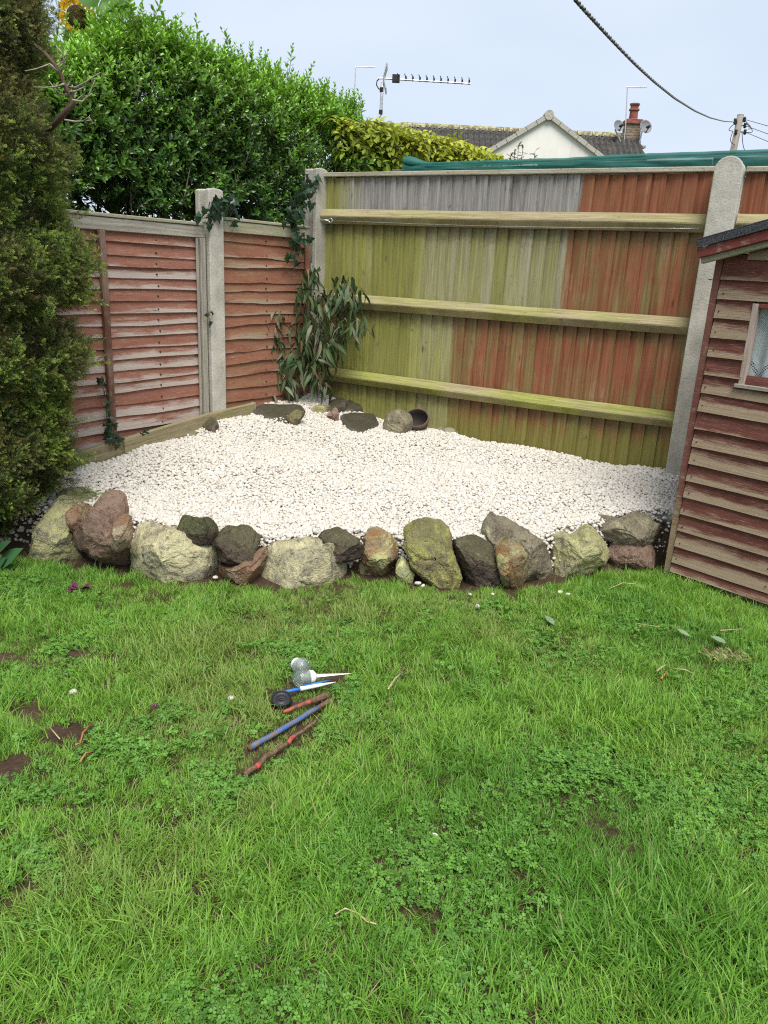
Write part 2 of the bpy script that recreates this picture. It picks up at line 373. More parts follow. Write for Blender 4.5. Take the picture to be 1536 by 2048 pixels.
c = b.mix(b.ramp(n2, .3, .7), (.050, .032, .020), (.095, .062, .040)); c = b.mix(b.ramp(b.attr('tint'), .75, .98), c, b.mix(b.ramp(n1, .35, .65), (.58, .55, .49), (.72, .69, .63)))
M_BED = b.done(c, .95, b.bump(n1, .8, .02), .1)
tag(obj('gravel_bed', V, F, M_BED, smooth=True, col=[min(1, max(0, (v[1]-yfront(v[0])-.125)/.10)) for v in V]), kind='structure')

# ------------------------------------------------------------------ concrete posts
M_POST = m_concrete('post_concrete', 1.0, .25); M_POST_OLD = m_concrete('weathered_post_concrete', .86, .5)
def concrete_post(label, base, ex, ey, wd, dp, h, m, lean=(0, 0), round_top=True):
    """H-section post with weathered arched top; ex runs along the fence, ey towards the garden"""
    t = thing('concrete_post', label, 'fence post', (base[0], base[1], 0), 'concrete posts of the fences'); mb = MB(); k = 10
    def slab(x0, x1, y0, y1, top, arc):
        out = [(x0, -.15)]+[(x1, -.15)]
        for i in range(k+1):
            a = math.pi*i/k; xx = (x0+x1)/2+(x1-x0)/2*math.cos(a); out.append((xx, top-arc+arc*math.sin(a)))
        n = len(out); V = []
        for yy in (y0, y1):
            for (xx, zz) in out:
                V.append(V3(base[0], base[1], 0)+ex*(xx+lean[0]*zz)+ey*(yy+lean[1]*zz)+ZV*zz)
        F = [tuple(range(n)), tuple(range(2*n-1, n-1, -1))]+[(i, i+n, (i+1) % n+n, (i+1) % n) for i in range(n)]
        mb.add(V, F, [(0, 0)]*len(V))
    arc = wd*.46 if round_top else .012
    slab(-wd/2, wd/2, dp*.2, dp/2, h, arc)
    slab(-wd/2+.025, wd/2-.025, -dp*.24, dp*.24, h-.004, arc*.7)
    slab(-wd/2, wd/2, -dp/2, -dp*.2, h-.002, arc)
    o = mb.build('post_shaft', m, t); bevel(o, .006, 2)
    return t
u1, zt = RU(1448, 322); ub, _ = RU(1385, 935)
concrete_post('tall pale concrete post with rounded top beside the playhouse roof', RP(2.645, 0, .03), DR, NR, .14, .15, 2.035, M_POST, (.0, .0))
s_m = 0.96
concrete_post('grey slotted concrete post between the two lapped fence panels', LP(s_m, 0, 0), DL, NL, .115, .12, 1.80, M_POST, (.0, .0), False)
concrete_post('ivy topped concrete post in the corner where the fences meet', LP(.03, 0, .035), DL, NL, .11, .11, 2.02, M_POST_OLD, (.0, .0), False)
concrete_post('concrete post hidden at the conifer end of the lapped fence', LP(2.99, 0, 0), DL, NL, .11, .12, 1.8, M_POST, (0, 0), False)

# ------------------------------------------------------------------ lapped (waney) panels
M_WANEY = m_lap('red_brown_lap_paint', (.235, .095, .062), (.31, .14, .095), (.50, .44, .39), (.36, .29, .245), .20, .27)
M_WANEY2 = m_lap('orange_brown_lap_paint', (.235, .095, .055), (.31, .145, .09), (.46, .39, .32), (.31, .22, .16), .10, .22, .75, algae=.4)
M_BATTEN = m_lap('brown_batten_paint', (.11, .052, .034), (.16, .075, .05), (.26, .18, .14), (.16, .10, .07), .1, .1)
M_GREYWOOD = m_timber('silvered_timber', (.40, .375, .315), (.23, .205, .165), (.09, .075, .055), (.24, .25, .15), .35)
M_PALEWOOD = m_timber('pale_green_timber', (.42, .40, .30), (.27, .25, .16), (.12, .10, .06), (.24, .27, .09), .5)
sn_a = LU(313, 620)[0]; NAIL_ME = MB().lathe([(.0001, .003), (.0048, .0025), (.0052, -.008)], (0, 0, 0), NL, 7).data('nail_head', plain('dark_nail', (.03, .024, .02), .8))
def waney_panel(label, s0, s1, ztop, zbot, gap, wav, m, battens):
    t = thing('lap_fence_panel', label, 'fence panel', LP((s0+s1)/2, zbot), 'lapped fence panels'); z = ztop-.05; k = 0
    while z > zbot:
        g = gap*rnd.uniform(.82, 1.2); zb = z-g; ph = rnd.uniform(0, 50); N = 16; mb = MB(); V = []; uv = []; tl = rnd.uniform(-.006, .006)
        for i in range(N+1):
            s = s0+(s1-s0)*i/N; f = fbm((s*1.5, ph, 0), 1.0, 3); f2 = fbm((s*7, ph+9, 0), 1.0, 2)
            lo = zb+wav*(f*1.0+f2*.22)+tl*(i/N-.5); dd = .020+.006*fbm((s*1.1, ph, 4), 1, 2); uu = (s-s0)
            V += [LP(s, z+.035, .004), LP(s, lo, dd), LP(s, lo, dd-.009), LP(s, z+.035, -.004)]; uv += [(uu, 1), (uu, 0), (uu, -.02), (uu, 1)]
        F = []
        for i in range(N):
            a, c_ = i*4, i*4+4
            F += [(a, a+1, c_+1, c_), (a+1, a+2, c_+2, c_+1), (a+2, a+3, c_+3, c_+2)]
        mb.add(V, F, uv); o = mb.build('lap_board', m, t); z = zb; k += 1
        for sn in ((sn_a,) if s1-s0 > 1 else ((s0+s1)/2,)):
            o = bpy.data.objects.new('nail_head', NAIL_ME); COL.objects.link(o); attach(o, t); o.location = tuple(LP(sn+rnd.uniform(-.006, .006), zb+.020+rnd.uniform(-.004, .006), .0195))
        if abs(f) > 9: break
    for (sa, sb, za, zb_, d0, d1, mm, nm) in battens:
        mb = MB(); mb.box(LP(sa, za, d0), DL*(sb-sa), NL*(d1-d0), ZV*(zb_-za)); mb.uv = [(v_, u_) for (u_, v_) in mb.uv] if zb_-za > .5 else mb.uv
        bevel(mb.build(nm, mm, t), .003, 1)
    return t
sb_, _ = LU(206, 669)
waney_panel('long red lapped fence panel beside the conifer with worn pale board edges', 1.035, 2.93, 1.585, .18, .0675, .010, M_WANEY,
            [(1.03, 2.93, 1.52, 1.585, -.022, .034, M_GREYWOOD, 'top_rail'), (1.03, 2.93, 1.588, 1.606, -.03, .04, M_PALEWOOD, 'capping_strip'),
             (sb_-.019, sb_+.019, .2, 1.518, .024, .050, M_BATTEN, 'batten'), (1.035, 1.075, .3, 1.518, .024, .046, M_GREYWOOD, 'end_batten'), (1.0815, 1.10, .3, 1.518, .026, .036, M_GREYWOOD, 'end_batten')])
waney_panel('narrow orange red lapped panel between the slotted post and fence corner', .09, .895, 1.63, .34, .075, .017, M_WANEY2,
            [(.09, .90, 1.565, 1.63, -.02, .034, M_PALEWOOD, 'top_rail'), (.09, .90, 1.633, 1.65, -.03, .04, M_PALEWOOD, 'capping_strip'),
             (.09, .125, .4, 1.563, .026, .046, M_WANEY2, 'end_batten')])
# nail heads in the long panel
for zz, side in [(z_, s_) for z_ in np.arange(.55, 1.5, .068) for s_ in (1.385,)]:
    pass

# ------------------------------------------------------------------ closeboard fence
b = NB('closeboard_stain'); P_ = b.pos()
rel = b.n('VectorMath', {'operation': 'SUBTRACT'}, i0=P_, i1=tuple(RP(0, 0))).outputs[0]
u = b.n('VectorMath', {'operation': 'DOT_PRODUCT'}, i0=rel, i1=tuple(DR)).outputs['Value']; z = b.n('SeparateXYZ', Vector=P_).outputs[2]
cv = b.n('CombineXYZ', X=u, Y=z, Z=b.math('MULTIPLY', b.rand(), 19.0)).outputs[0]
g = b.noise(b.scale(cv, (55, 2.2, 1)), 1.0, 6, .68, .4); g2 = b.noise(b.scale(cv, (170, 6, 1)), 1.0, 3, .6); st = b.noise(b.scale(cv, (16, 1.3, 1)), 1.0, 4, .6, .3); cl = b.noise(b.scale(cv, (3, 4, .02)), 1.0, 4, .6)
big = b.noise(b.scale(cv, (1.4, 1.8, 0)), 1.0, 3, .6)
hi = b.math('GREATER_THAN', z, 1.70); mid = b.math('GREATER_THAN', z, 1.165)
U_HI, U_MID, U_LO = RU(1163, 380)[0], RU(1130, 530)[0], RU(903, 720)[0]
thr = b.math('ADD', U_LO, b.math('ADD', b.math('MULTIPLY', mid, U_MID-U_LO), b.math('MULTIPLY', hi, U_HI-U_MID)))
stained = b.ramp(b.math('ADD', b.math('SUBTRACT', u, thr), b.math('MULTIPLY', b.math('SUBTRACT', cl, .5), .05)), -.012, .012)
grey = b.mix(b.ramp(g, .3, .7), (.20, .185, .165), (.40, .385, .36)); grey = b.mix(b.ramp(st, .55, .75, 0, .6), grey, (.11, .10, .085))
green = b.mix(b.ramp(g, .3, .72), (.20, .195, .06), (.40, .39, .105)); green = b.mix(b.ramp(st, .40, .70, 0, .6), green, (.31, .31, .055)); green = b.mix(b.ramp(b.rand(), .3, 1, 0, .35), green, (.14, .135, .06)); green = b.mix(b.ramp(g2, .55, .75, 0, .5), green, (.16, .13, .06))
pale = b.mix(b.ramp(g, .3, .72), (.25, .23, .15), (.42, .40, .29))
alg = b.math('ADD', b.math('MULTIPLY', b.ramp(u, 2.1, .35), .70), b.math('ADD', b.math('MULTIPLY', b.math('SUBTRACT', b.rand(), .5), .75), b.math('ADD', b.math('MULTIPLY', b.math('SUBTRACT', st, .5), .9), b.math('ADD', b.math('MULTIPLY', b.ramp(z, 1.3, .5), .25), .30))), True)
bare = b.mix(alg, pale, green); topa = b.math('MULTIPLY', hi, b.ramp(b.math('ADD', u, b.math('MULTIPLY', st, .3)), .28, .55)); bare = b.mix(topa, bare, grey)
red = b.mix(b.ramp(g, .3, .7), (.18, .060, .030), (.32, .115, .062)); red = b.mix(b.ramp(cl, .48, .66, 0, .55), red, b.mix(hi, (.27, .062, .036), (.36, .085, .065)))
red = b.mix(b.math('MULTIPLY', b.ramp(b.math('ADD', b.math('MULTIPLY', st, .65), b.math('MULTIPLY', cl, .4)),   .40, .62), b.mix(hi, b.ramp(big, .30, .6, .45, .9), (.25, .25, .25))), red, b.mix(b.ramp(g, .3, .7), (.16, .125, .045), (.27, .22, .09)))
red = b.mix(b.ramp(b.math('ADD', b.math('MULTIPLY', g, .6), b.math('MULTIPLY', cl, .6)), .66, .80, 0, .6), red, (.36, .25, .18))
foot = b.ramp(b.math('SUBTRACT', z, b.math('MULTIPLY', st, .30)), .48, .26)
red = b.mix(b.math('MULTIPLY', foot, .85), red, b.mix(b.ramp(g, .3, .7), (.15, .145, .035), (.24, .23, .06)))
col = b.mix(stained, bare, red)
kn = b.vor(b.scale(cv, (8.5, 2.6, 1)), 1.0)['Distance']; col = b.mix(b.ramp(kn, .10, .03, 0, .75), col, (.055, .035, .02))
under = b.noise(b.scale(cv, (12, 12, 1)), 1.0, 5, .75); col = b.mix(b.math('MULTIPLY', b.ramp(under, .60, .72), .6), col, (.10, .075, .045))
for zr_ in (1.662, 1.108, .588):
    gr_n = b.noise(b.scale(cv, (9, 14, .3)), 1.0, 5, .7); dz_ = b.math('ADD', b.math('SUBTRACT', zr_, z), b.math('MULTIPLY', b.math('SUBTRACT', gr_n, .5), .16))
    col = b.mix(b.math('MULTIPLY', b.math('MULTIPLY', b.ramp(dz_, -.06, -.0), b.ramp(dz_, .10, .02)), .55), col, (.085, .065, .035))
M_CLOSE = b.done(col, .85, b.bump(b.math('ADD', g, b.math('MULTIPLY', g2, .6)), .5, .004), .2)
b = NB('arris_rail_timber'); p = b.shifted(b.uv(), 9); g = b.noise(b.scale(p, (4, 70, 1)), 1.0, 6, .7, .3); g2 = b.noise(b.scale(p, (26, 60, 1)), 1.0, 5, .75); n = b.noise(b.scale(p, (2.2, 5, 1)), 1.0, 4, .6)
c = b.mix(b.ramp(g, .3, .7), (.225, .185, .10), (.385, .325, .205)); gm = b.attr('tint')
c = b.mix(b.math('MULTIPLY', b.ramp(n, .34, .62), gm), c, b.mix(b.ramp(g, .3, .7), (.20, .21, .05), (.34, .35, .09))); c = b.mix(b.ramp(g2, .56, .72, 0, .6), c, (.10, .075, .04))
M_ARRIS = b.done(c, .88, b.bump(b.math('ADD', g, g2), .6, .005), .15)
M_CAP = m_timber('cap_rail_timber', (.46, .43, .34), (.28, .25, .18), (.10, .08, .055), (.27, .28, .12), .45)
def closeboard(label, ua, ub_, rails, zb, zt_, ends):
    t = thing('closeboard_fence', label, 'fence', RP((ua+ub_)/2, 0), 'closeboard fence bays'); u_ = ua; i = 0
    while u_ < ub_-.02:
        wd = .0985; j = rnd.uniform(-.0035, .0035); d0 = rnd.uniform(-.002, .002); x0, x1 = u_, min(u_+wd, ub_); ln = rnd.uniform(-.005, .005); tp = zt_+rnd.uniform(-.004, .003)
        V = []; uv = []
        for z_, k_ in ((zb, -1), (1.0, 0), (tp, 1)):
            bw = rnd.uniform(-.0025, .0025)
            V += [RP(x0+ln*k_, z_, -.019+d0+bw), RP(x0+ln*k_, z_, -.0125+d0+bw), RP(x1+ln*k_, z_, .0055+d0+bw), RP(x1+ln*k_, z_, -.009+d0+bw)]
        F = [(0, 1, 2, 3), (11, 10, 9, 8)]
        for k_ in (0, 4): F += [(k_+a, k_+4+a, k_+4+(a+1) % 4, k_+(a+1) % 4) for a in range(4)]
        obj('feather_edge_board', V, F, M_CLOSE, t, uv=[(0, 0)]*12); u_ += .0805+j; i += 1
    for (z0, a_, gm_) in rails:
        mb = MB(); N = 14; V = []; uv = []; hh = .098; dp = .050
        for i in range(N+1):
            f = i/N; uu = ua+.0+(ub_-ua)*f; tpr = 1.0
            if ends and f > .97: tpr = .62
            wob = .004*fbm((uu*.8, z0, 0), 1, 2); zc = z0+wob+a_*(uu-ua)
            for (q, dz) in ((.006, 0), (.006+.012*tpr, -.004), (.006+dp*tpr, -hh*.47), (.006+dp*tpr, -hh*.56), (.006+.012*tpr, -hh+.002), (.006, -hh)):
                V.append(RP(uu, zc+dz, q)); uv.append((uu, q+abs(dz)))
        for i in range(N):
            for j in range(6): F_ = (i*6+j, i*6+(j+1) % 6, (i+1)*6+(j+1) % 6, (i+1)*6+j); mb.F.append(F_); mb.fm.append(0)
        mb.F += [tuple(range(6)), tuple(N*6+j for j in range(5, -1, -1))]; mb.fm += [0, 0]; mb.V = V; mb.uv = uv; mb.c = [gm_]*len(V)
        bevel(mb.build('arris_rail', M_ARRIS, t), .004, 1)
    mb = MB(); mb.box(RP(ua-.03 if ends else ua, zt_+.0045, -.035), DR*(ub_-ua+(.03 if ends else 0)), NR*.06, ZV*.026); bevel(mb.build('cap_rail', M_CAP, t), .003, 1)
    return t
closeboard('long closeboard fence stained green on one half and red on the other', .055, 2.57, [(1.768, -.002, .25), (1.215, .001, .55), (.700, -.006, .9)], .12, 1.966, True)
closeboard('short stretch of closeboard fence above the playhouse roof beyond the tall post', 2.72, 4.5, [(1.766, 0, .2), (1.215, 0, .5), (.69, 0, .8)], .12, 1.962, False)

# straining wire with its eye bolt
M_WIRE = plain('galvanised_wire', (.55, .56, .57), .35, .8)
t = thing('straining_wire', 'thin straining wire with eye bolt under the upper fence rail', 'wire', RP(0, 1.66, .05))
ue, ze = RU(661, 441, .05); uw, zw = RU(1415, 457, .05)
mb = MB(); mb.tube([RP(.06, ze+.004, .05), RP(ue-.014, ze, .05)], .0045, 6); mb.build('bolt_shank', M_WIRE, t, smooth=True)
mb = MB(); mb.tube([RP(ue+.014*math.cos(a), ze+.014*math.sin(a), .05) for a in np.linspace(0, 2*math.pi, 17)], .0042, 6); mb.build('eye', M_WIRE, t, smooth=True)
mb = MB(); mb.tube([RP(ue+.014+(uw-ue-.014)*f, ze+(zw-ze)*f-.012*math.sin(math.pi*f), .05) for f in np.linspace(0, 1, 12)], .0016, 5); mb.build('wire_strand', M_WIRE, t, smooth=True)

# timber edging under the lapped fence
M_EDGE = m_timber('damp_edging_timber', (.34, .29, .17), (.19, .155, .085), (.06, .045, .025), (.19, .19, .06), .55)
sj = LU(243, 890, .06)[0]
for a_, e_, lb in ((.66, sj-.004, 'damp timber edging board running to the fence corner, its end in the gravel'), (sj+.004, 2.75, 'damp timber edging board at the conifer end of the lapped fence')):
    t = MB(); N = 8; V = []; uv = []
    for i in range(N+1):
        s = a_+(e_-a_)*i/N; zt2 = float(np.interp(s, [.66, 1.0, 2.03, 2.75], [.50, .482, .375, .30]))+.003*fbm((s*2, 3, 0), 1, 2)
        for d_, dz in ((.045, 0), (.045, -.16), (.078, -.16), (.078, 0)): V.append(LP(s, zt2+dz, d_)); uv.append((s, (d_-.045)+abs(dz)))
    F = [(0, 1, 2, 3), (N*4+3, N*4+2, N*4+1, N*4)]+[(i*4+j, i*4+(j+1) % 4, i*4+4+(j+1) % 4, i*4+4+j) for i in range(N) for j in range(4)]
    o = obj('edging_board', V, F, M_EDGE, uv=uv); bevel(o, .004, 1); tag(o, lb, 'edging board', 'timber edging boards')

# ------------------------------------------------------------------ playhouse
M_SHED = m_lap('maroon_shiplap_paint', (.112, .036, .028), (.175, .064, .047), (.40, .315, .215), (.25, .18, .115), .29, .32, .95, 1.6)
M_SHEDTRIM = m_lap('maroon_trim_paint', (.13, .042, .032), (.20, .085, .065), (.36, .29, .18), (.24, .19, .10), .42, .1, .8, 1.2)
M_FASCIA = m_lap('maroon_fascia_paint', (.17, .042, .035), (.20, .055, .045), (.45, .38, .28), (.3, .24, .16), -.1, .05, .6)
b = NB('roofing_felt'); p = b.obj(); n = b.vor(p, 420)['Color']; n2 = b.noise(p, 260, 2, .6); M_FELT = b.done(b.mix(b.ramp(n2, .35, .7), (.022, .024, .026), (.11, .115, .12)), .95, b.bump(n2, .8, .003), .1)
ORG = SA*V3(1, 1, 0)
def SP(a, z, d=0.0): return ORG+SE*a+SN*d+ZV*z
def SU(px, py, d=0.0): q = on_plane(px, py, SP(0, 0, d), SN); return (q-ORG)@SE, q[2]
a_top, z_top = SU(1449, 500); LEANX = a_top/z_top
M_JAMB = m_lap('worn_window_paint', (.15, .05, .042), (.21, .085, .07), (.50, .42, .36), (.34, .26, .21), .55, .12, .95, 1.2)
def playhouse():
    t = thing('playhouse', 'weathered maroon wooden playhouse with lapped boards and lace curtained window', 'playhouse', SA)
    W, ZE, SL = 1.34, 1.50, .27; A0 = .034; WA0, WA1, WZ0, WZ1 = .215, .62, .985, 1.318
    eave = lambda a: ZE+.05+SL*min(a, W-a)
    def board(a0, a1, z0, z1, k, d0=0.0):
        N = max(3, int((a1-a0)/.09)); V = []; uv = []; ph = rnd.uniform(0, 90); o_ = rnd.uniform(-.003, .003)
        for i in range(N+1):
            a = a0+(a1-a0)*i/N; lo = z0+.003*fbm((a*3, ph, 0), 1, 2); hi = min(z1+.02, eave(a)+.02); dd = .019+.003*fbm((a*2, ph, 5), 1, 2)+o_
            lo2 = min(lo, hi-.004)
            V += [SP(a, hi, d0+.003), SP(a, lo2, d0+dd), SP(a, lo2, d0+dd-.010), SP(a, hi, d0-.006)]; uv += [(a, 1), (a, 0), (a, -.03), (a, 1)]
        F = []
        for i in range(N):
            c_ = i*4; F += [(c_, c_+1, c_+5, c_+4), (c_+1, c_+2, c_+6, c_+5), (c_+2, c_+3, c_+7, c_+6)]
        F += [(3, 2, 1, 0), (N*4, N*4+1, N*4+2, N*4+3)]
        obj('cladding_board', V, F, M_SHED, t, uv=uv)
    zs = [.035]+[.083+.0838*i for i in range(24)]
    for i in range(len(zs)-1):
        z0, z1 = zs[i], zs[i+1]
        if z0 > ZE+SL*W/2: break
        full = z0 < WZ0-.05 or z0 > WZ1+.01
        cut = 0 if z0 < ZE-.02 else (z0+.03-ZE)/SL
        a0, a1 = max(A0, cut), min(W-A0, W-cut)
        if a1-a0 < .1: continue
        if full: board(a0, a1, z0, z1, i)
        else:
            board(a0, WA0-.012+rnd.uniform(-.006, .006), z0, z1, i); board(WA1+.012, a1, z0, z1, i)
    # dark inner skin of the front, side and back walls
    mb = MB(); mb.box(SP(.02, .02, -.035), SE*(WA0-.05), SN*.02, ZV*(ZE-.04)); mb.box(SP(WA1+.03, .02, -.035), SE*(W-WA1-.05), SN*.02, ZV*(ZE-.04))
    mb.box(SP(WA0-.02, .02, -.034), SE*(WA1-WA0+.04), SN*.02, ZV*(WZ0-.03)); mb.box(SP(WA0-.02, WZ1+.01, -.034), SE*(WA1-WA0+.04), SN*.02, ZV*(ZE-WZ1-.04)); mb.build('inner_lining', M_SHEDTRIM, t)
    for nm, a_ in (('side_wall', .0), ('side_wall', W-.03)):
        mb = MB(); mb.box(SP(a_+.001, .02, -1.2), SE*.03, SN*1.16, ZV*(ZE+.02)); mb.build(nm, M_SHED, t)
    mb = MB(); mb.box(SP(.03, .02, -1.2), SE*(W-.06), SN*.03, ZV*(ZE)); mb.build('back_wall', M_SHED, t)
    mb = MB(); mb.box(SP(-.006, .0, -.03), SE*.034, SN*.036, ZV*(ZE+.035)); o = mb.build('corner_trim', M_SHEDTRIM, t); bevel(o, .003, 1)
    mb = MB(); mb.box(SP(W-.03, .0, -.03), SE*.034, SN*.036, ZV*(ZE+.035)); bevel(mb.build('corner_trim', M_SHEDTRIM, t), .003, 1)
    mb = MB(); mb.box(SP(.01, -.03, -1.15), SE*(W-.02), SN*1.13, ZV*.055); mb.build('floor_bearer', M_EDGE, t)
    # roof: two felted slopes, bargeboard and batten on the verge
    up = SE*1+ZV*SL; up /= np.linalg.norm(up); nn = np.cross(up, SN); nn = nn if nn[2] > 0 else -nn; hl = (W/2+.045)*math.sqrt(1+SL*SL)
    for sgn in (0, 1):
        e = up if not sgn else (-SE+ZV*SL)/np.linalg.norm(SE-ZV*SL); n_ = nn if not sgn else np.cross(SN, e); n_ = n_ if n_[2] > 0 else -n_
        o0 = SP(-.045, ZE+.052, 0) if not sgn else SP(W+.045, ZE+.052, 0)
        mb = MB(); mb.box(o0-SN*1.28+n_*.012, e*hl, SN*1.365, n_*.018); mb.build('roof_board', M_SHEDTRIM, t)
        mb = MB(); mb.box(o0-SN*1.29-e*.012+n_*.031, e*(hl+.012), SN*1.392, n_*.006); mb.box(o0+SN*.0965-e*.010-n_*.002, e*(hl+.006), SN*.005, n_*.034); bevel(mb.build('roof_felt', M_FELT, t), .002, 1)
        mb = MB(); mb.box(o0+SN*.071-e*.016-n_*.043, e*(hl+.01), SN*.020, n_*.042); bevel(mb.build('bargeboard', M_FASCIA, t), .003, 1)
        mb = MB(); mb.box(o0+SN*.040-e*.014-n_*.066, e*(hl+.01), SN*.028, n_*.026); bevel(mb.build('verge_batten', M_PALEWOOD, t), .003, 1)
    # window
    fr = thing_part('window', t)
    for (a0, a1, z0, z1, m_, d_) in ((WA0-.018, WA0+.008, WZ0-.012, WZ1+.012, M_JAMB, .018), (WA1-.008, WA1+.018, WZ0-.012, WZ1+.012, M_JAMB, .018), (WA0+.0085, WA1-.0085, WZ1-.006, WZ1+.012, M_FASCIA, .016)):
        mb = MB(); mb.box(SP(a0, z0, -.012), SE*(a1-a0), SN*(d_+.012), ZV*(z1-z0)); mb.uv = [(v_, u_) for u_, v_ in mb.uv]; bevel(mb.build('frame', m_, fr), .002, 1)
    mb = MB(); mb.box(SP(WA0-.03, WZ0-.016, -.01), SE*(WA1-WA0+.06), SN*.038, ZV*.016); bevel(mb.build('sill', M_GREYWOOD, fr), .002, 1)
    mb = MB(); mb.box(SP(WA0+.002, WZ0-.004, -.006), SE*(WA1-WA0-.004), SN*.003, ZV*(WZ1-WZ0)); mb.build('pane', M_PANE, fr)
    N, K = 60, 10; V, F, uv = [], [], []
    for i in range(N+1):
        a = WA0-.01+(WA1-WA0+.02)*i/N
        for k in range(K+1):
            z = WZ0-.02+(WZ1-WZ0+.03)*k/K; V.append(SP(a, z, -.03+.006*math.sin(a*95)+.004*math.sin(a*41+1))); uv.append((a-WA0, z-WZ0))
    for i in range(N):
        for k in range(K): a = i*(K+1)+k; F.append((a, a+1, a+K+2, a+K+1))
    obj('lace_curtain', V, F, M_LACE, fr, uv=uv, smooth=True)
    mb = MB(); mb.tube([SP(.012, 1.418, -.004), SP(-.028, 1.421, .0)], .0022, 6); mb.build('nail', M_BOLT, t, smooth=True)
    # nail heads on the boards
    nm = MB().lathe([(.0001, .0025), (.0032, .002), (.0034, -.004)], (0, 0, 0), SN, 7).data('nail_head', M_BOLT)
    for i in range(1, 17):
        for a_ in (.055+rnd.uniform(-.006, .006), .50+rnd.uniform(-.02, .02)):
            if zs[i] > .95 and zs[i] < 1.33 and a_ > .2: continue
            o = bpy.data.objects.new('nail_head', nm); COL.objects.link(o); attach(o, t); o.location = tuple(SP(a_, zs[i]+.024+rnd.uniform(-.004, .008), .0165))
def thing_part(name, parent):
    o = bpy.data.objects.new(name, None); COL.objects.link(o); o.parent = parent; o.empty_display_size = .05; return o
M_BOLT = plain('rusty_steel', (.07, .05, .045), .7, .4)
b = NB('window_glass'); fres = b.math('ADD', .04, b.math('MULTIPLY', b.math('POWER', b.n('LayerWeight', Blend=.5).outputs['Facing'], 4.0), .6)); tr = b.n('BsdfTransparent', Color=(.93, .95, .95)); gl = b.n('BsdfGlossy', Roughness=.03, Color=(1, 1, 1))
b.t.links.new(b.n('MixShader', i0=fres, i1=tr.outputs[0], i2=gl.outputs[0]).outputs[0], b.out.inputs[0]); M_PANE = b.m
b = NB('lace'); xy = b.n('SeparateXYZ', Vector=b.uv()); x_, y_ = xy.outputs[0], xy.outputs[1]
def tri(v, per): return b.math('MULTIPLY', b.math('ABSOLUTE', b.math('SUBTRACT', b.math('FRACT', b.math('DIVIDE', v, per)), .5)), 2)
s1, s2 = b.math('ADD', x_, y_), b.math('SUBTRACT', x_, y_)
holes = b.math('MULTIPLY', b.math('GREATER_THAN', tri(s1, .0085), .62), b.math('GREATER_THAN', tri(s2, .0085), .62))
zz = b.math('ADD', y_, b.math('MULTIPLY', tri(x_, .085), -.075))       # scalloped hem
hem = b.ramp(zz, .078, .072); b2 = b.math('MULTIPLY', b.ramp(zz, .047, .042), b.ramp(zz, .008, .014)); big = b.math('MULTIPLY', b.math('GREATER_THAN', tri(s1, .013), .38), b.math('GREATER_THAN', tri(s2, .013), .38))
hole = b.math('ADD', b.math('MULTIPLY', b.math('SUBTRACT', 1.0, hem), b.math('MULTIPLY', holes, .75)), b.math('MULTIPLY', b2, b.math('MULTIPLY', big, .9)), True)
df = b.n('BsdfDiffuse', Color=(.88, .89, .90)); tl = b.n('BsdfTranslucent', Color=(.7, .72, .74)); tp = b.n('BsdfTransparent')
cl_ = b.n('MixShader', i0=.3, i1=df.outputs[0], i2=tl.outputs[0]); b.t.links.new(b.n('MixShader', i0=hole, i1=cl_.outputs[0], i2=tp.outputs[0]).outputs[0], b.out.inputs[0]); M_LACE = b.m
playhouse()

# ------------------------------------------------------------------ net-topped timber fence of the plot behind
M_OLDBOARD = m_timber('grey_backing_board', (.36, .34, .31), (.22, .20, .175), (.08, .07, .06), (.25, .25, .2), .2)
b = NB('green_netting'); p = b.uv(); n = b.noise(b.scale(p, (3, 30, 1)), 1, 5, .7); wv = b.math('ADD', tri2 if False else b.noise(b.scale(p, (400, 400, 1)), 1, 1, .5), 0)
c = b.mix(b.ramp(n, .3, .7), (.009, .085, .066), (.02, .19, .15)); bs = b.n('BsdfPrincipled', Base_Color=c, Roughness=.55); tp = b.n('BsdfTransparent'); tl = b.n('BsdfTranslucent', Color=(.03, .25, .2))
al = b.attr('tint'); m1 = b.n('MixShader', i0=.25, i1=bs.outputs[0], i2=tl.outputs[0]); b.t.links.new(b.n('MixShader', i0=b.math('MULTIPLY', al, b.ramp(wv, .35, .6, .8, 1)), i1=m1.outputs[0], i2=tp.outputs[0]).outputs[0], b.out.inputs[0]); M_NET = b.m
DB = -.42
def NU(px, py): return RU(px, py, DB)
u0, _ = NU(806, 330); uE = 4.6
ztop_px = [(806, 318), (860, 326), (960, 322), (1100, 318), (1200, 313), (1320, 307), (1440, 303), (1536, 300)]
zu = [NU(*q) for q in ztop_px]; zux = [q[0] for q in zu]; zuz = [q[1] for q in zu]
nettop = lambda u: float(np.interp(u, zux, zuz))
nb = thing('backing_fence', 'weathered grey board fence behind the closeboard fence carrying green netting', 'fence', RP(1.8, 0, DB-.03))
ub0, _ = NU(787, 335); zb1 = nettop(1.0)-.035
k = 0; u_ = ub0
mb = MB(); mb.box(RP(ub0-.02, 0, DB-.06), DR*.09, NR*.05, ZV*(zb1-.005)); bevel(mb.build('end_post', m_timber('dark_end_post', (.16, .14, .12), (.09, .08, .07), (.04, .035, .03)), nb), .004, 1)
while u_ < uE:
    wd = rnd.uniform(.9, 1.3)
    zb1 = nettop(min(u_+wd/2, 3.4))-.03
    for zz0, zz1 in ((zb1-.10, zb1), (zb1-.36, zb1-.106), (zb1-.62, zb1-.366), (zb1-.88, zb1-.626)):
        mb = MB(); mb.box(RP(max(u_+.004, ub0+.075), zz0, DB-.03), DR*(min(u_+wd, uE)-max(u_+.004, ub0+.075)), NR*.022, ZV*(zz1-zz0)); bevel(mb.build('board', M_OLDBOARD, nb), .003, 1)
    u_ += wd
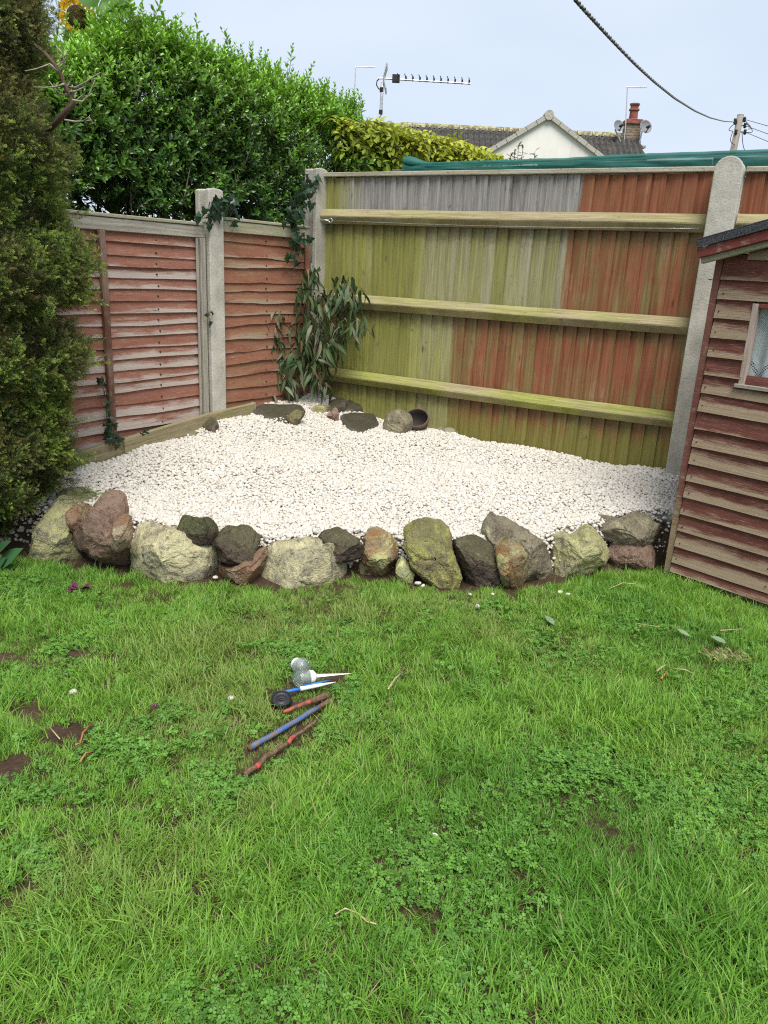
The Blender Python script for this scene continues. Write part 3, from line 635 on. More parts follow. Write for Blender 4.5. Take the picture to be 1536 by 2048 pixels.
for u_ in np.arange(ub0+1.2, uE, 1.2):
    mb = MB(); mb.box(RP(u_, 0, DB-.11), DR*.075, NR*.075, ZV*(zb1-.01)); mb.build('fence_post', M_OLDBOARD, nb)
# the netting: a loosely rolled edge with a sheer flap hanging below it
mb = MB(); N = 150
V = []; uv = []; cc = []
for i in range(N+1):
    u_ = u0+.02+(uE-u0-.02)*i/N; zt_ = nettop(u_); bun = math.exp(-((u_-u0-.06)/.09)**2)
    K = 16; fl = .06+.045*float(np.clip((u_-.6)/2, 0, 1))+.012*fbm((u_*2.3, 1, 0), 1, 2)+bun*.05
    for k in range(K+1):
        f = k/K
        if f < .5:
            a = f*2*2*math.pi*.8; r = .016+.005*fbm((u_*6, a, 2), 1, 2)+bun*.02; q = RP(u_, zt_-.014+r*math.cos(a), DB+.012+r*1.1*math.sin(a)); al_ = .05
        else:
            g_ = (f-.5)*2; q = RP(u_, zt_-.02-g_*fl+.006*fbm((u_*3, g_*2, 7), 1, 2), DB+.034+.010*fbm((u_*5, g_*2.5, 3), 1, 3)+.01*math.sin(g_*3)); al_ = .28
            if bun > .5: al_ = .15
        V.append(q); uv.append((u_, f)); cc.append(al_)
F = [(i*(K+1)+k, i*(K+1)+k+1, (i+1)*(K+1)+k+1, (i+1)*(K+1)+k) for i in range(N) for k in range(K)]
o = obj('garden_netting', V, F, M_NET, uv=uv, col=cc, smooth=True); tag(o, 'dark green garden netting rolled along the top of the backing fence', 'netting')

# ------------------------------------------------------------------ bungalow in the distance
HY = 26.0; YW = 24.0
M_RENDER = NB('cream_render'); b = M_RENDER; p = b.obj(); n = b.noise(p, 1.2, 5, .6); st = b.noise(b.scale(p, (3.5, 3.5, .35)), 1, 4, .6)
c = b.mix(b.ramp(n, .3, .7), (.72, .69, .62), (.80, .775, .71)); c = b.mix(b.ramp(st, .55, .75, 0, .35), c, (.42, .40, .36)); M_RENDER = b.done(c, .9, b.bump(n, .1, .01), .15)
b = NB('roof_tiles'); p = b.obj(); n = b.noise(p, 2.5, 5, .7); n2 = b.noise(p, 14, 4, .7)
c = b.mix(b.ramp(n2, .3, .7), (.055, .052, .050), (.15, .14, .13)); c = b.mix(b.ramp(n, .5, .7, 0, .45), c, (.19, .18, .12)); M_TILE = b.done(c, .9, b.bump(n2, .4, .01), .15)
M_RIDGE = m_rock('ridge_tile_lichen', (.20, .16, .10), (.30, .25, .15), la=.55, speck=.2)
M_VERGE = plain('verge_mortar', (.40, .375, .32), .9)
bung = thing('bungalow', 'cream rendered bungalow with tiled roof seen over the fence top', 'house', at_depth(1150, 560, HY)*V3(1, 1, 0))
rl = at_depth(800, 265, HY); rr = at_depth(1280, 259, HY); zr = (rl[2]+rr[2])/2; x0, x1 = rl[0], rr[0]
pitch_ = R(35); zeave = zr-2.6; rows = 13; V = []; F = []
ncol = int((x1-x0)/.027); 
for r_ in range(rows):
    for e_ in (0, 1):
        s_ = (r_+e_)*.345; 
        for i in range(ncol+1):
            xx = x0+(x1-x0)*i/ncol; wv = .042*math.sin(xx/.165*2*math.pi/1.0)
            h = wv+(.075 if e_ else .008)+.006*math.sin(r_*2.1+xx)
            V.append((xx, HY-s_*math.cos(pitch_)-h*math.sin(pitch_), zr-s_*math.sin(pitch_)+h*math.cos(pitch_)))
for r_ in range(rows):
    for i in range(ncol):
        a = r_*2*(ncol+1)+i; F.append((a, a+1, a+ncol+2, a+ncol+1))
        if r_ < rows-1: q = a+ncol+1; F.append((q, q+1, q+ncol+2, q+ncol+1))
roof = obj('roof', V, F, M_TILE, bung, smooth=True); tag(roof, kind='stuff')
V = [(x0, HY, zr-.05), (x1, HY, zr-.05), (x1, HY+3.7, zeave), (x0, HY+3.7, zeave)]; obj('rear_roof_slope', V, [(0, 1, 2, 3)], M_TILE, bung)
k = 0; xx = x0
while xx < x1-.1:
    mb = MB(); ww = min(.44, x1-xx); V = []
    for s in (0, 1):
        for j in range(7): a = math.pi*j/6; V.append((xx+.005+s*(ww-.01), HY+.13*math.cos(a), zr-.05+.14*math.sin(a)+rnd.uniform(-.004, .004)))
    mb.add(V, [(j, j+1, j+8, j+7) for j in range(6)]+[tuple(range(7)), tuple(range(13, 6, -1))]); mb.build('ridge_tile', M_RIDGE, bung); xx += .45
mb = MB(); mb.box((x0+.3, HY-3.2, 0), (x1-x0-.6, 0, 0), (0, 6.4, 0), (0, 0, zeave+.3)); V = [(x1-.3, HY-3.2, zeave+.3), (x1-.3, HY+3.2, zeave+.3), (x1-.3, HY, zr-.2)]; mb.add(V, [(0, 1, 2)]); V = [(x0+.3, HY-3.2, zeave+.3), (x0+.3, HY+3.2, zeave+.3), (x0+.3, HY, zr-.2)]; mb.add(V, [(0, 1, 2)]); mb.build('wall', M_RENDER, bung)
# projecting gable
pk = at_depth(1097, 236, YW); gl_ = at_depth(978, 314, YW); gr_ = at_depth(1206, 312, YW)
sL = (pk[2]-gl_[2])/(pk[0]-gl_[0]); sR = (pk[2]-gr_[2])/(gr_[0]-pk[0]); sg = (sL+sR)/2; hw = 4.0; ze2 = pk[2]-sg*hw
V = [(pk[0]-hw, YW, 0), (pk[0]+hw, YW, 0), (pk[0]+hw, YW, ze2), (pk[0], YW, pk[2]), (pk[0]-hw, YW, ze2)]; V += [(a, YW+2.6, c_) for a, _, c_ in V]
obj('gable_wall', V, [(0, 1, 2, 3, 4), (5, 9, 8, 7, 6), (1, 6, 7, 2), (0, 4, 9, 5)], M_RENDER, bung)
for sgn in (-1, 1):
    e = V3(sgn, 0, -sg); ln = math.hypot(1, sg); n_ = V3(sgn*sg, 0, 1)/ln
    mb = MB(); mb.box(V3(pk[0], YW-.07, pk[2]+.012), e*(hw+.25), V3(0, 3.0, 0), n_*.10); mb.build('gable_roof_slope', M_TILE, bung)
    i = 0; L_ = (hw+.2)*ln; s_ = .06; ed = e/ln
    while s_ < L_:
        mb = MB(); mb.box(V3(pk[0], YW-.10, pk[2]+.02)+ed*s_-n_*.03, ed*.30, V3(0, .16, 0), n_*(.115+rnd.uniform(-.008, .008))); mb.build('verge_tile', M_VERGE, bung); s_ += .315
mb = MB(); mb.lathe([(.001, .0), (.13, .0), (.13, .35), (.001, .35)], (pk[0], YW-.12, pk[2]+.06), (0, 1, 0), 14); mb.build('ridge_end_tile', M_VERGE, bung)
# chimney
M_CBRICK = NB('chimney_brick'); b = M_CBRICK; n = b.noise(b.shifted(b.obj()), 9, 5, .7); M_CBRICK = b.done(b.mix(b.ramp(n, .3, .7), (.17, .12, .08), (.32, .25, .17)), .9, b.bump(n, .4, .01), .15)
M_MORTAR = plain('chimney_mortar', (.30, .28, .24), .95)
M_POT = plain('terracotta_pot', (.25, .085, .06), .85, var=.35, sc=6)
ch = at_depth(1263, 262, HY); cw = .44; cz0 = zr-.45; cz1 = at_depth(1263, 241, HY)[2]; cx = ch[0]
mb = MB(); mb.box((cx-cw/2+.012, HY-cw/2+.012, cz0), (cw-.024, 0, 0), (0, cw-.024, 0), (0, 0, cz1-cz0-.02)); chim = mb.build('chimney', M_MORTAR, bung)
z_ = cz0; r_ = 0
while z_ < cz1-.12:
    for i in range(2):
        if r_ % 2: spans = ((-.5, -.25), (-.23, .23), (.25, .5)); sp = spans[i] if i < 2 else spans[2]
        for a0, a1 in ([(-.5, -.02), (.02, .5)] if r_ % 2 == 0 else [(-.5, -.27), (-.23, .23), (.27, .5)]) if i == 0 else []:
            mb = MB(); mb.box((cx+a0*cw, HY-cw/2, z_), ((a1-a0)*cw, 0, 0), (0, cw, 0), (0, 0, .063)); mb.build('brick', M_CBRICK, chim)
    z_ += .075; r_ += 1
mb = MB(); mb.box((cx-cw/2-.05, HY-cw/2-.05, cz1-.12), (cw+.1, 0, 0), (0, cw+.1, 0), (0, 0, .075)); mb.box((cx-cw/2-.02, HY-cw/2-.02, cz1-.045), (cw+.04, 0, 0), (0, cw+.04, 0), (0, 0, .05)); mb.build('chimney_cap', M_POT, chim)
mb = MB(); mb.lathe([(.16, 0), (.13, .05), (.12, .25), (.155, .27), (.155, .31), (.12, .33), (.12, .40), (.15, .42), (.15, .46), (.10, .47), (.10, .2)], (cx, HY, cz1-.0), (0, 0, 1), 16); mb.build('chimney_pot', M_POT, chim)
mb = MB(); mb.box((cx-.38, HY-.45, zr-.36), (.76, 0, 0), (0, .5, -.0), (0, 0, .06)); mb.build('lead_flashing', plain('lead', (.33, .33, .33), .7), chim)

# dishes, aerials
M_DISH = plain('grey_dish', (.20, .205, .21), .6); M_ALU = plain('dull_aluminium', (.60, .61, .62), .45, .6); M_BLACKP = plain('black_plastic', (.02, .02, .022), .5)
def dish(label, px, py, wpx, face, armdir, base):
    c_ = at_depth(px, py, HY-.5); r_ = wpx/2/F_PX*HY; t = thing('satellite_dish', label, 'satellite dish', c_, 'satellite dishes by the chimney'); f = np.array(face, float); f /= np.linalg.norm(f)
    prof = [(.001, 0)]+[(r_*k/8, .28*r_*(k/8)**2) for k in range(1, 9)]+[(r_*1.01, .27*r_), (r_*.98, .25*r_)]+[(r_*k/8, .28*r_*(k/8)**2-.015) for k in (7, 4, 1)]
    mb = MB(); mb.lathe(prof, c_-f*.1, f, 26); mb.build('reflector', M_DISH, t, smooth=True)
    lnb = c_+f*r_*1.0-ZV*r_*.45; mb = MB(); mb.tube([c_-ZV*r_*.95-f*.02, lnb], .016, 6); mb.tube([lnb-f*.02, lnb-f*.16+ZV*.03], .04, 8); mb.build('feed_arm', M_BLACKP, t)
    mb = MB(); mb.tube([c_-f*.12, c_-f*.24-ZV*.03, np.array(base)-ZV*.1, np.array(base)], .024, 7); mb.build('mounting_arm', M_ALU, t)
dish('darker satellite dish on the ridge beside the chimney, facing away from the pole', 1240, 249.5, 20, (.25, -.75, .25), 0, (cx-cw/2-.05, HY-.3, zr-.25))
dish('larger satellite dish on an arm beyond the gable end, nearest the utility pole', 1293.5, 251.5, 23, (.2, -.85, .25), 0, (x1-.1, HY-.4, zr-.45))
t = thing('tv_aerial', 'thin tall aerial mast rising beside the red chimney pot', 'aerial', (cx-.2, HY-.26, cz0))
p0 = at_depth(1250.5, 262, HY-.28); p1 = at_depth(1255, 174, HY-.28); p2 = at_depth(1294, 174.5, HY-.28)
mb = MB(); mb.tube([p0-ZV*.3, p0, p1], .018, 6); mb.build('mast', M_ALU, t); mb = MB(); mb.tube([p1-V3(.05, 0, 0), p2], .012, 5)
for f in np.linspace(.1, .95, 9):
    q = p1+(p2-p1)*f; mb.tube([q+V3(0, -.14, 0), q+V3(0, .14, 0)], .005, 4)
mb.build('boom', M_ALU, t)
t = thing('tv_aerial', 'faint far aerial with one thin bent boom above the hedge top', 'aerial', at_depth(711, 560, 24)*V3(1, 1, 0))
p1 = at_depth(711, 135, 24); p2 = at_depth(750, 134, 24); p0 = V3(p1[0], p1[1], 0)
mb = MB(); mb.tube([p0, p1], .017, 6); mb.build('mast', M_ALU, t); mb = MB(); mb.tube([p1-V3(.03, 0, 0), p2], .013, 5); mb.build('boom', M_ALU, t)
# the large yagi
YA = 11.5; t = thing('yagi_aerial', 'large television aerial with long toothed boom and grid reflector above the hedge', 'aerial', at_depth(757, 560, YA)*V3(1, 1, 0))
P = lambda x, y, dy=0.0: at_depth(x, y, YA+dy)
mb = MB(); q = [P(x, y) for x, y in ((765, 165), (763, 200), (761.5, 226), (756, 238), (748, 246), (738, 252))]; mb.tube(q+[V3(q[-1][0]-.05, q[-1][1], q[-1][2]-.3), V3(q[-1][0]-.05, q[-1][1], 0)], .022, 10); mb.build('mast', M_ALU, t, smooth=True)
mb = MB(); 
for y in (175, 220): mb.tube([P(763.5-(y-175)*.04, y), P(763-(y-175)*.04, y+9)], .027, 10)
mb.build('mast_tape', M_BLACKP, t)
b0, b1 = P(757, 156.5), P(941, 167.5)
mb = MB(); mb.tube([b0, b1], .0115, 8); mb.build('boom', M_ALU, t)
mb = MB()
for f in np.linspace(.22, .985, 11):
    q = b0+(b1-b0)*f; mb.tube([q+V3(-.02, -.16, .035), q+V3(.02, .16, .035)], .006, 5); mb.tube([q+V3(0, 0, -.012), q+V3(0, 0, .045)], .012, 5)
mb.build('director_rods', M_BLACKP, t)
mb = MB(); q = b0+(b1-b0)*.19; mb.box(q+V3(-.05, -.05, -.035), (.10, 0, 0), (0, .1, 0), (0, 0, .085)); mb.build('dipole_box', M_BLACKP, t)
mb = MB()
for sgn in (-1, 1):
    for k in range(5):
        zz = sgn*(.02+.03*k); q = b0+(b1-b0)*.10+V3(-.055+.03*abs(k), 0, 0)*1; mb.tube([q+V3(-.02*k, -.2, zz), q+V3(-.02*k, .2, zz)], .006, 5)
    for yy in (-.2, 0, .2): mb.tube([b0+(b1-b0)*.10+V3(-.055, yy, 0), b0+(b1-b0)*.10+V3(-.02, yy, sgn*.15)], .007, 5)
mb.build('reflector_grid', M_ALU, t)
mb = MB(); mb.tube([P(758, 158), P(754, 162), P(753, 170), P(757, 177), P(762, 180)], .008, 6); mb.build('coax_lead', M_BLACKP, t)

# utility pole with its wires and the twisted service cable
PY = 34.0; M_POLE = m_timber('pole_timber', (.34, .30, .25), (.20, .17, .14), (.1, .08, .07), (.25, .24, .2), .2)
pt = at_depth(1481, 231, PY); pb = at_depth(1467, 300, PY); dirp = (pb-pt)/(pt[2]-pb[2]); base = pt+dirp*pt[2]
t = thing('utility_pole', 'leaning wooden utility pole with insulators beyond the fence', 'utility pole', base)
mb = MB(); mb.tube([base, pt], [.17, .125], 12); mb.build('pole_shaft', M_POLE, t, smooth=True)
mb = MB(); mb.tube([pt, pt+ZV*.03], .128, 12); mb.build('pole_cap', plain('pole_cap_metal', (.3, .3, .3)), t)
ins = []
for (x, y) in ((1470, 242), (1471, 244), (1489, 239), (1490, 251), (1490, 264), (1472, 264)):
    p = at_depth(x, y, PY-.1); mb = MB(); mb.lathe([(.001, .1), (.05, .09), (.06, .03), (.04, .0), (.07, -.05), (.03, -.1), (.001, -.1)], p, (0, 0, 1), 10); mb.tube([p, V3(pt[0], PY, p[2])+dirp*(pt[2]-p[2])*V3(1, 1, 0)], .02, 5); mb.build('insulator', M_BLACKP, t, smooth=True)
mb = MB()
for (a_, b_, sg_) in (((1472, 245), (1466, 262), -.2), ((1466, 262), (1470, 290), -.12), ((1489, 240), (1496, 258), .2), ((1490, 264), (1500, 252), .2), ((1500, 252), (1492, 246), .1), ((1484, 262), (1489, 300), .0)):
    pa, pb_ = at_depth(*a_, PY-.15), at_depth(*b_, PY-.15); mb.tube([pa+(pb_-pa)*f+V3(sg_*math.sin(math.pi*f), 0, -.1*math.sin(math.pi*f)) for f in np.linspace(0, 1, 9)], .014, 5)
mb.build('jumper_cable', M_BLACKP, t)
for i, ((ax, ay), (bx, by)) in enumerate((((1490, 239), (1536, 252)), ((1490, 251), (1536, 268)), ((1490, 264), (1536, 283)))):
    p = at_depth(ax, ay, PY); d = at_depth(bx, by, PY-6)-p; mb = MB()
    mb.tube([p+d*f*1.0+ZV*(.012*((f*9-9)**2-81)*.02 if 0 else 0) for f in np.linspace(0, 5, 20)], .011, 5); tag(mb.build('overhead_wire', M_BLACKP), ['highest of the thin wires running from the pole insulators', 'middle one of the thin wires running from the pole insulators', 'lowest of the thin wires running from the pole insulators'][i], 'wire', 'overhead wires from the pole')
pa = at_depth(1469, 244, PY); pn = at_depth(1150, 0, 6.0); hn = V3(pn[1]-pa[1], -(pn[0]-pa[0]), 0); hn /= np.linalg.norm(hn)
pts = [on_plane(x, y, pa, hn) for x, y in ((1469, 244), (1447, 242.5), (1420, 235.5), (1390, 222), (1350, 197), (1310, 165), (1270, 128), (1235, 92), (1200, 54), (1150, -1))]
ext = pts[-1]-pts[-2]; pts += [pts[-1]+ext*1.0+ZV*.02, pts[-1]+ext*5+ZV*1.2]
cum = np.concatenate([[0], np.cumsum([np.linalg.norm(pts[i+1]-pts[i]) for i in range(len(pts)-1)])]); tot = cum[-1]; A = np.array(pts)
# smooth resample
ss = np.linspace(0, tot, 900); C_ = np.stack([np.interp(ss, cum, A[:, k]) for k in range(3)], 1); kern = np.hanning(41); kern /= kern.sum()
C2 = np.stack([np.convolve(np.pad(C_[:, k], 20, 'reflect', reflect_type='odd'), kern, 'valid') for k in range(3)], 1)
M_CABD = plain('dark_cable', (.045, .045, .042), .7); M_CABL = plain('light_cable', (.23, .22, .19), .7)
t = thing('service_cable', 'twisted overhead service cable sagging down to the utility pole', 'cable', C2[0])
for ph, m_ in ((0, M_CABD), (math.pi, M_CABL)):
    q = []; tt = np.gradient(C2, axis=0); s_ = 0
    for i in range(len(C2)):
        d = tt[i]/np.linalg.norm(tt[i]); a = np.cross(d, ZV); a /= np.linalg.norm(a); b_ = np.cross(a, d); th = ss[i]/.19*2*math.pi+ph
        q.append(C2[i]+(a*math.cos(th)+b_*math.sin(th))*.0078)
    mb = MB(); mb.tube(q, .0088, 5); mb.build('cable_strand', m_, t, smooth=True)

# ------------------------------------------------------------------ rocks
RK = {
 'lichen':  m_rock('lichen_limestone', (.33, .29, .20), (.46, .41, .29), (.42, .40, .18), .70, .15),
 'pale':    m_rock('pale_lichen_limestone', (.32, .285, .20), (.47, .42, .31), (.52, .47, .27), .65, .08),
 'brown':   m_rock('earthy_brown_stone', (.25, .16, .115), (.34, .235, .175), (.33, .26, .17), .12, 0, speck=.15),
 'tan':     m_rock('tan_brown_stone', (.24, .15, .095), (.34, .235, .16), (.40, .34, .22), .35, 0, speck=.3, rust=.3),
 'dark':    m_rock('dark_pitted_stone', (.085, .062, .052), (.145, .105, .088), (.24, .22, .14), .12, .28, speck=.35),
 'moss':    m_rock('dark_mossy_stone', (.075, .06, .045), (.12, .09, .07), (.20, .18, .09), .30, .6, (.065, .080, .025), .2),
 'orange':  m_rock('rust_orange_stone', (.27, .20, .12), (.36, .29, .19), (.40, .39, .17), .5, .1, rust=.85),
 'grey':    m_rock('grey_brown_stone', (.23, .19, .135), (.33, .28, .205), (.36, .34, .20), .4, .15, (.12, .13, .05)),
 'slate':   m_rock('dark_wet_slab', (.062, .046, .038), (.10, .078, .066), (.15, .15, .09), .05, .3, (.08, .09, .04), .06),
 'yellow':  m_rock('yellow_green_stone', (.34, .34, .17), (.46, .45, .28), (.46, .47, .20), .7, 0, speck=.2),
 'mossgreen': m_rock('green_moss_stone', (.21, .17, .10), (.31, .26, .17), (.38, .36, .11), .60, .45, (.12, .13, .035)),
}
def rock(label, out, mat, yc, depth, facets=9, rough=1.0, seed=0, name='rock', group=None, cat='rock', power=.42, tilt=0.0, grow=1.05):
    """outline traced on the upright plane y = yc, swollen to its own depth, cut by random planes, then weathered"""
    rr = random.Random(seed*17+3); cpx = np.mean(out, 0); P = [at_depth(*(cpx+(np.array(q)-cpx)*grow), yc) for q in out]; XZ = np.array([(p[0], p[2]) for p in P]); c = XZ.mean(0)
    dense = np.concatenate([XZ[i]+(XZ[(i+1) % len(XZ)]-XZ[i])*np.linspace(0, 1, 14, endpoint=False)[:, None] for i in range(len(XZ))])
    an = np.arctan2(dense[:, 1]-c[1], dense[:, 0]-c[0]); ra = np.hypot(dense[:, 0]-c[0], dense[:, 1]-c[1]); o_ = np.argsort(an); an, ra = an[o_], ra[o_]
    n, m = (88, 50) if depth > .15 else (56, 32); th = np.linspace(-math.pi, math.pi, n, endpoint=False)
    rad = np.interp(th, np.concatenate([an-2*math.pi, an, an+2*math.pi]), np.tile(ra, 3)); k = np.array([.15, .7, .15]); rad = np.convolve(np.pad(rad, 1, 'wrap'), k, 'valid')
    size = rad.mean(); off = rr.uniform(0, 99); pl = []
    for _ in range(facets):
        d = np.array([rr.gauss(0, .75), -abs(rr.gauss(.7, .4)), rr.gauss(.2, .6)]); d /= np.linalg.norm(d); pl.append((d, rr.uniform(.36, .74)))
    V = []; Q = np.zeros((m+1, n, 3))
    for i in range(m+1):
        ph = -math.pi/2+math.pi*i/m; r = max(1e-4, math.cos(ph))**power; dy = math.sin(ph); dy = math.copysign(abs(dy)**.8, dy)
        for j in range(n):
            q = np.array([math.cos(th[j])*rad[j]*r, dy*depth/2, math.sin(th[j])*rad[j]*r]); q[1] += tilt*q[2]
            for d, lim in pl:
                sup = math.sqrt((d[0]*size)**2+(d[1]*depth/2)**2+(d[2]*size)**2)*lim; e = q@d-sup
                if e > 0: q = q-d*e*.985
            Q[i, j] = q
    cur = np.hypot(Q[:, :, 0], Q[:, :, 2]).max(0); fac = np.clip(rad/np.maximum(cur, 1e-6), .9, 2.2); kk = np.ones(5)/5; fac = np.convolve(np.pad(fac, 2, 'wrap'), kk, 'valid')
    Q[:, :, 0] *= fac; Q[:, :, 2] *= fac
    for i in range(m+1):
        ph = -math.pi/2+math.pi*i/m; r = max(1e-4, math.cos(ph))**power; dy = math.sin(ph)
        for j in range(n):
            q = Q[i, j]; g = q/size; nz = .022*fbm(g+off, 1.4, 3)+.05*(.35-abs(fbm(g+off+7, 2.6, 4)))+.042*fbm(g+off+3, 6, 4)+.02*fbm(g+off, 17, 2)
            dirn = np.array([math.cos(th[j])*r, dy, math.sin(th[j])*r]); dirn /= np.linalg.norm(dirn)+1e-9
            q = q+dirn*(nz-.012)*size*rough; V.append((c[0]+q[0], yc+q[1], c[1]+q[2]))
    F = [(i*n+j, i*n+(j+1) % n, (i+1)*n+(j+1) % n, (i+1)*n+j) for i in range(m) for j in range(n)]
    L0 = V3(c[0], yc, c[1]); o = obj(name, [np.array(v)-L0 for v in V], F, mat, smooth=True); o.location = tuple(L0)
    md = o.modifiers.new('corners', 'EDGE_SPLIT'); md.split_angle = R(33)
    return tag(o, label, cat, group)
G1 = 'rocks edging the gravel bed'
def yb(px, py): return float(on_height(px, py, 0)[1])
ROCKS = [
 ('tall yellow lichened rock at the conifer end of the border', [(45,1125),(60,1075),(80,1030),(95,1008),(125,1008),(137,1035),(134,1065),(142,1095),(157,1132),(140,1142),(90,1146),(50,1142)], 'lichen', yb(95,1140)+.10, .24),
 ('small reddish brown rock wedged between the yellow rock and the pointed brown one', [(128,1025),(150,1010),(172,1016),(180,1042),(162,1063),(140,1066),(128,1045)], 'tan', yb(95,1140)+.13, .12),
 ('big pointed brown rock rising to a blunt horn', [(128,1083),(145,1063),(182,1037),(203,1000),(215,993),(235,1003),(241,1030),(246,1062),(260,1100),(255,1142),(240,1158),(210,1158),(185,1127),(150,1112)], 'brown', yb(225,1158)+.12, .24),
 ('tan rock leaning on the pointed brown rock', [(222,1052),(243,1031),(256,1040),(262,1070),(252,1095),(240,1104),(211,1106),(223,1082)], 'tan', yb(225,1158)-.01, .10),
 ('widest pale lichened block in the border', [(252,1085),(262,1068),(290,1060),(330,1066),(380,1070),(425,1098),(432,1130),(429,1172),(380,1176),(330,1180),(275,1168),(252,1145)], 'pale', yb(340,1180)+.14, .30),
 ('dark mossy rock perched behind the widest pale block', [(351,1045),(375,1039),(412,1042),(431,1065),(429,1094),(412,1096),(370,1085),(355,1070)], 'moss', yb(340,1180)+.17, .15),
 ('dark pitted rock with green moss on its rounded top', [(427,1080),(445,1065),(490,1063),(517,1092),(505,1120),(460,1144),(435,1137)], 'dark', yb(480,1182)+.14, .20),
 ('low brown and pale stone beneath the dark mossy pitted rock', [(433,1138),(460,1140),(503,1116),(532,1099),(522,1150),(500,1178),(465,1180),(433,1164)], 'tan', yb(480,1182)+.10, .18),
 ('long low lichened boulder with a dark round rock resting on it', [(517,1165),(525,1120),(540,1100),(590,1088),(630,1086),(652,1108),(716,1130),(714,1160),(660,1176),(620,1186),(570,1194),(530,1178)], 'pale', yb(600,1188)+.15, .30),
 ('dark brown egg shaped rock resting on the long low boulder', [(628,1095),(645,1072),(675,1066),(715,1083),(730,1105),(720,1129),(680,1132),(640,1122)], 'dark', yb(700,1170)+.09, .17),
 ('lichened rock with a rusty orange foot beside the egg shaped one', [(714,1150),(725,1120),(735,1070),(755,1064),(785,1083),(797,1110),(782,1150),(765,1168),(730,1162)], 'orange', yb(755,1168)+.10, .19),
 ('smallest rock of the border, pale yellow green and wedged upright', [(790,1125),(805,1116),(829,1150),(823,1174),(797,1175)], 'yellow', yb(810,1174)+.05, .09),
 ('tall mossy rock with a dark shaded flank', [(807,1075),(833,1057),(880,1056),(904,1075),(906,1110),(922,1150),(911,1187),(885,1194),(850,1168),(820,1122)], 'mossgreen', yb(870,1190)+.13, .26),
 ('dark brown rock between the tall mossy rock and the orange one', [(904,1092),(925,1083),(955,1083),(987,1100),(997,1130),(996,1168),(970,1187),(930,1184),(912,1130)], 'dark', yb(950,1187)+.11, .22),
 ('largest grey brown rock with a pointed top behind the orange rock', [(962,1085),(978,1043),(1010,1046),(1050,1063),(1090,1093),(1109,1140),(1107,1182),(1080,1192),(1050,1189),(1020,1150),(990,1115)], 'grey', yb(1070,1190)+.17, .24),
 ('upright orange topped rock in front of the largest grey brown rock', [(995,1090),(1010,1084),(1045,1098),(1060,1120),(1057,1182),(1035,1190),(1005,1170),(996,1130)], 'orange', yb(1030,1190)+.045, .12),
 ('broad yellow lichened rock with a dark undercut base', [(1072,1085),(1110,1068),(1150,1078),(1185,1068),(1220,1073),(1232,1095),(1224,1120),(1185,1152),(1150,1168),(1115,1158),(1105,1130),(1088,1100)], 'lichen', yb(1150,1168)+.14, .26),
 ('broad grey rock set on top near the playhouse corner', [(1174,1060),(1200,1046),(1250,1043),(1275,1034),(1305,1040),(1328,1070),(1324,1112),(1290,1122),(1240,1107),(1222,1080)], 'grey', yb(1280,1146)+.13, .24),
 ('low brown rock under the broad grey one near the playhouse', [(1226,1103),(1260,1095),(1315,1100),(1317,1127),(1270,1146),(1226,1146)], 'brown', yb(1270,1146)+.06, .16),
 ('squat dark stone filling the gap under the tall mossy rock', [(845,1150),(875,1150),(880,1188),(862,1186)], 'dark', yb(860,1180)+.12, .1),
]
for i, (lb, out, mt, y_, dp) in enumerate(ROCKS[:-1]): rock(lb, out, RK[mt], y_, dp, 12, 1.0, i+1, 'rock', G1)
# stones lying in the gravel
def gy_(px, py): return float(on_gravel(px, py)[1])
G2 = 'stones set in the gravel'
BACK = [
 ('long dark flat slab lying at the back of the gravel', [(503,827),(515,816),(560,814),(603,815),(612,828),(596,842),(575,852),(540,840)], 'slate', gy_(560,838)+.1, .34),
 ('moss and rust coloured stone at the tip of the long dark slab', [(571,837),(590,821),(612,828),(600,842),(585,853)], 'mossgreen', gy_(588,850)+.04, .13),
 ('small dark shard standing in the gravel under the wilted shrub', [(573,805),(600,786),(609,794),(590,806)], 'slate', gy_(590,803)+.03, .10),
 ('small green stone half sunk beyond the reddish one', [(621,826),(640,814),(662,818),(650,830)], 'mossgreen', gy_(640,828)+.05, .16),
 ('thin brown stone between the green stone and the ribbed brown piece', [(645,822),(662,806),(684,803),(697,812),(690,824),(665,828)], 'slate', gy_(670,821)+.04, .14),
 ('ribbed brown stone lying nearest the mossy fence foot', [(686,820),(698,804),(717,800),(730,810),(728,822),(702,825)], 'slate', gy_(707,818)+.05, .14),
 ('rough reddish lump beside the broad dark slab', [(653,832),(672,817),(677,832),(676,843),(662,840)], 'brown', gy_(667,840)+.05, .12),
 ('broad dark pointed slab in the middle of the gravel', [(680,836),(700,830),(750,830),(758,850),(742,862),(725,870),(700,864)], 'slate', gy_(722,867)+.12, .34),
 ('mossy grey boulder standing beside the brown bowl', [(767,850),(775,829),(800,822),(822,834),(824,864),(790,868),(769,862)], 'grey', gy_(795,866)+.10, .2),
 ('flat lichen spotted stone nearly buried by gravel near the fence', [(874,860),(895,847),(942,854),(937,868),(890,869)], 'grey', gy_(908,867)+.1, .22),
 ('lichened stone against the foot of the closeboard fence', [(752,808),(765,800),(785,799),(800,806),(790,812),(760,812)], 'mossgreen', gy_(775,810)+.06, .14),
 ('dark brown stone beside the timber edging', [(405,852),(420,847),(434,850),(438,860),(428,867),(405,863)], 'dark', gy_(420,865)+.06, .14),
 ('smooth grey cobble beside the timber edging', [(363,856),(372,850),(384,851),(388,857),(376,861)], 'grey', gy_(375,860)+.04, .10),
 ('small rounded cobble sunk in gravel before the dark brown stone', [(378,866),(386,863),(397,866),(394,873),(382,873)], 'grey', gy_(387,872)+.03, .07),
 ('flat grey green slab lying under the conifer sprays', [(112,992),(140,978),(175,975),(206,982),(196,1000),(150,1010),(115,1006)], 'grey', gy_(160,1003)+.14, .3),
]
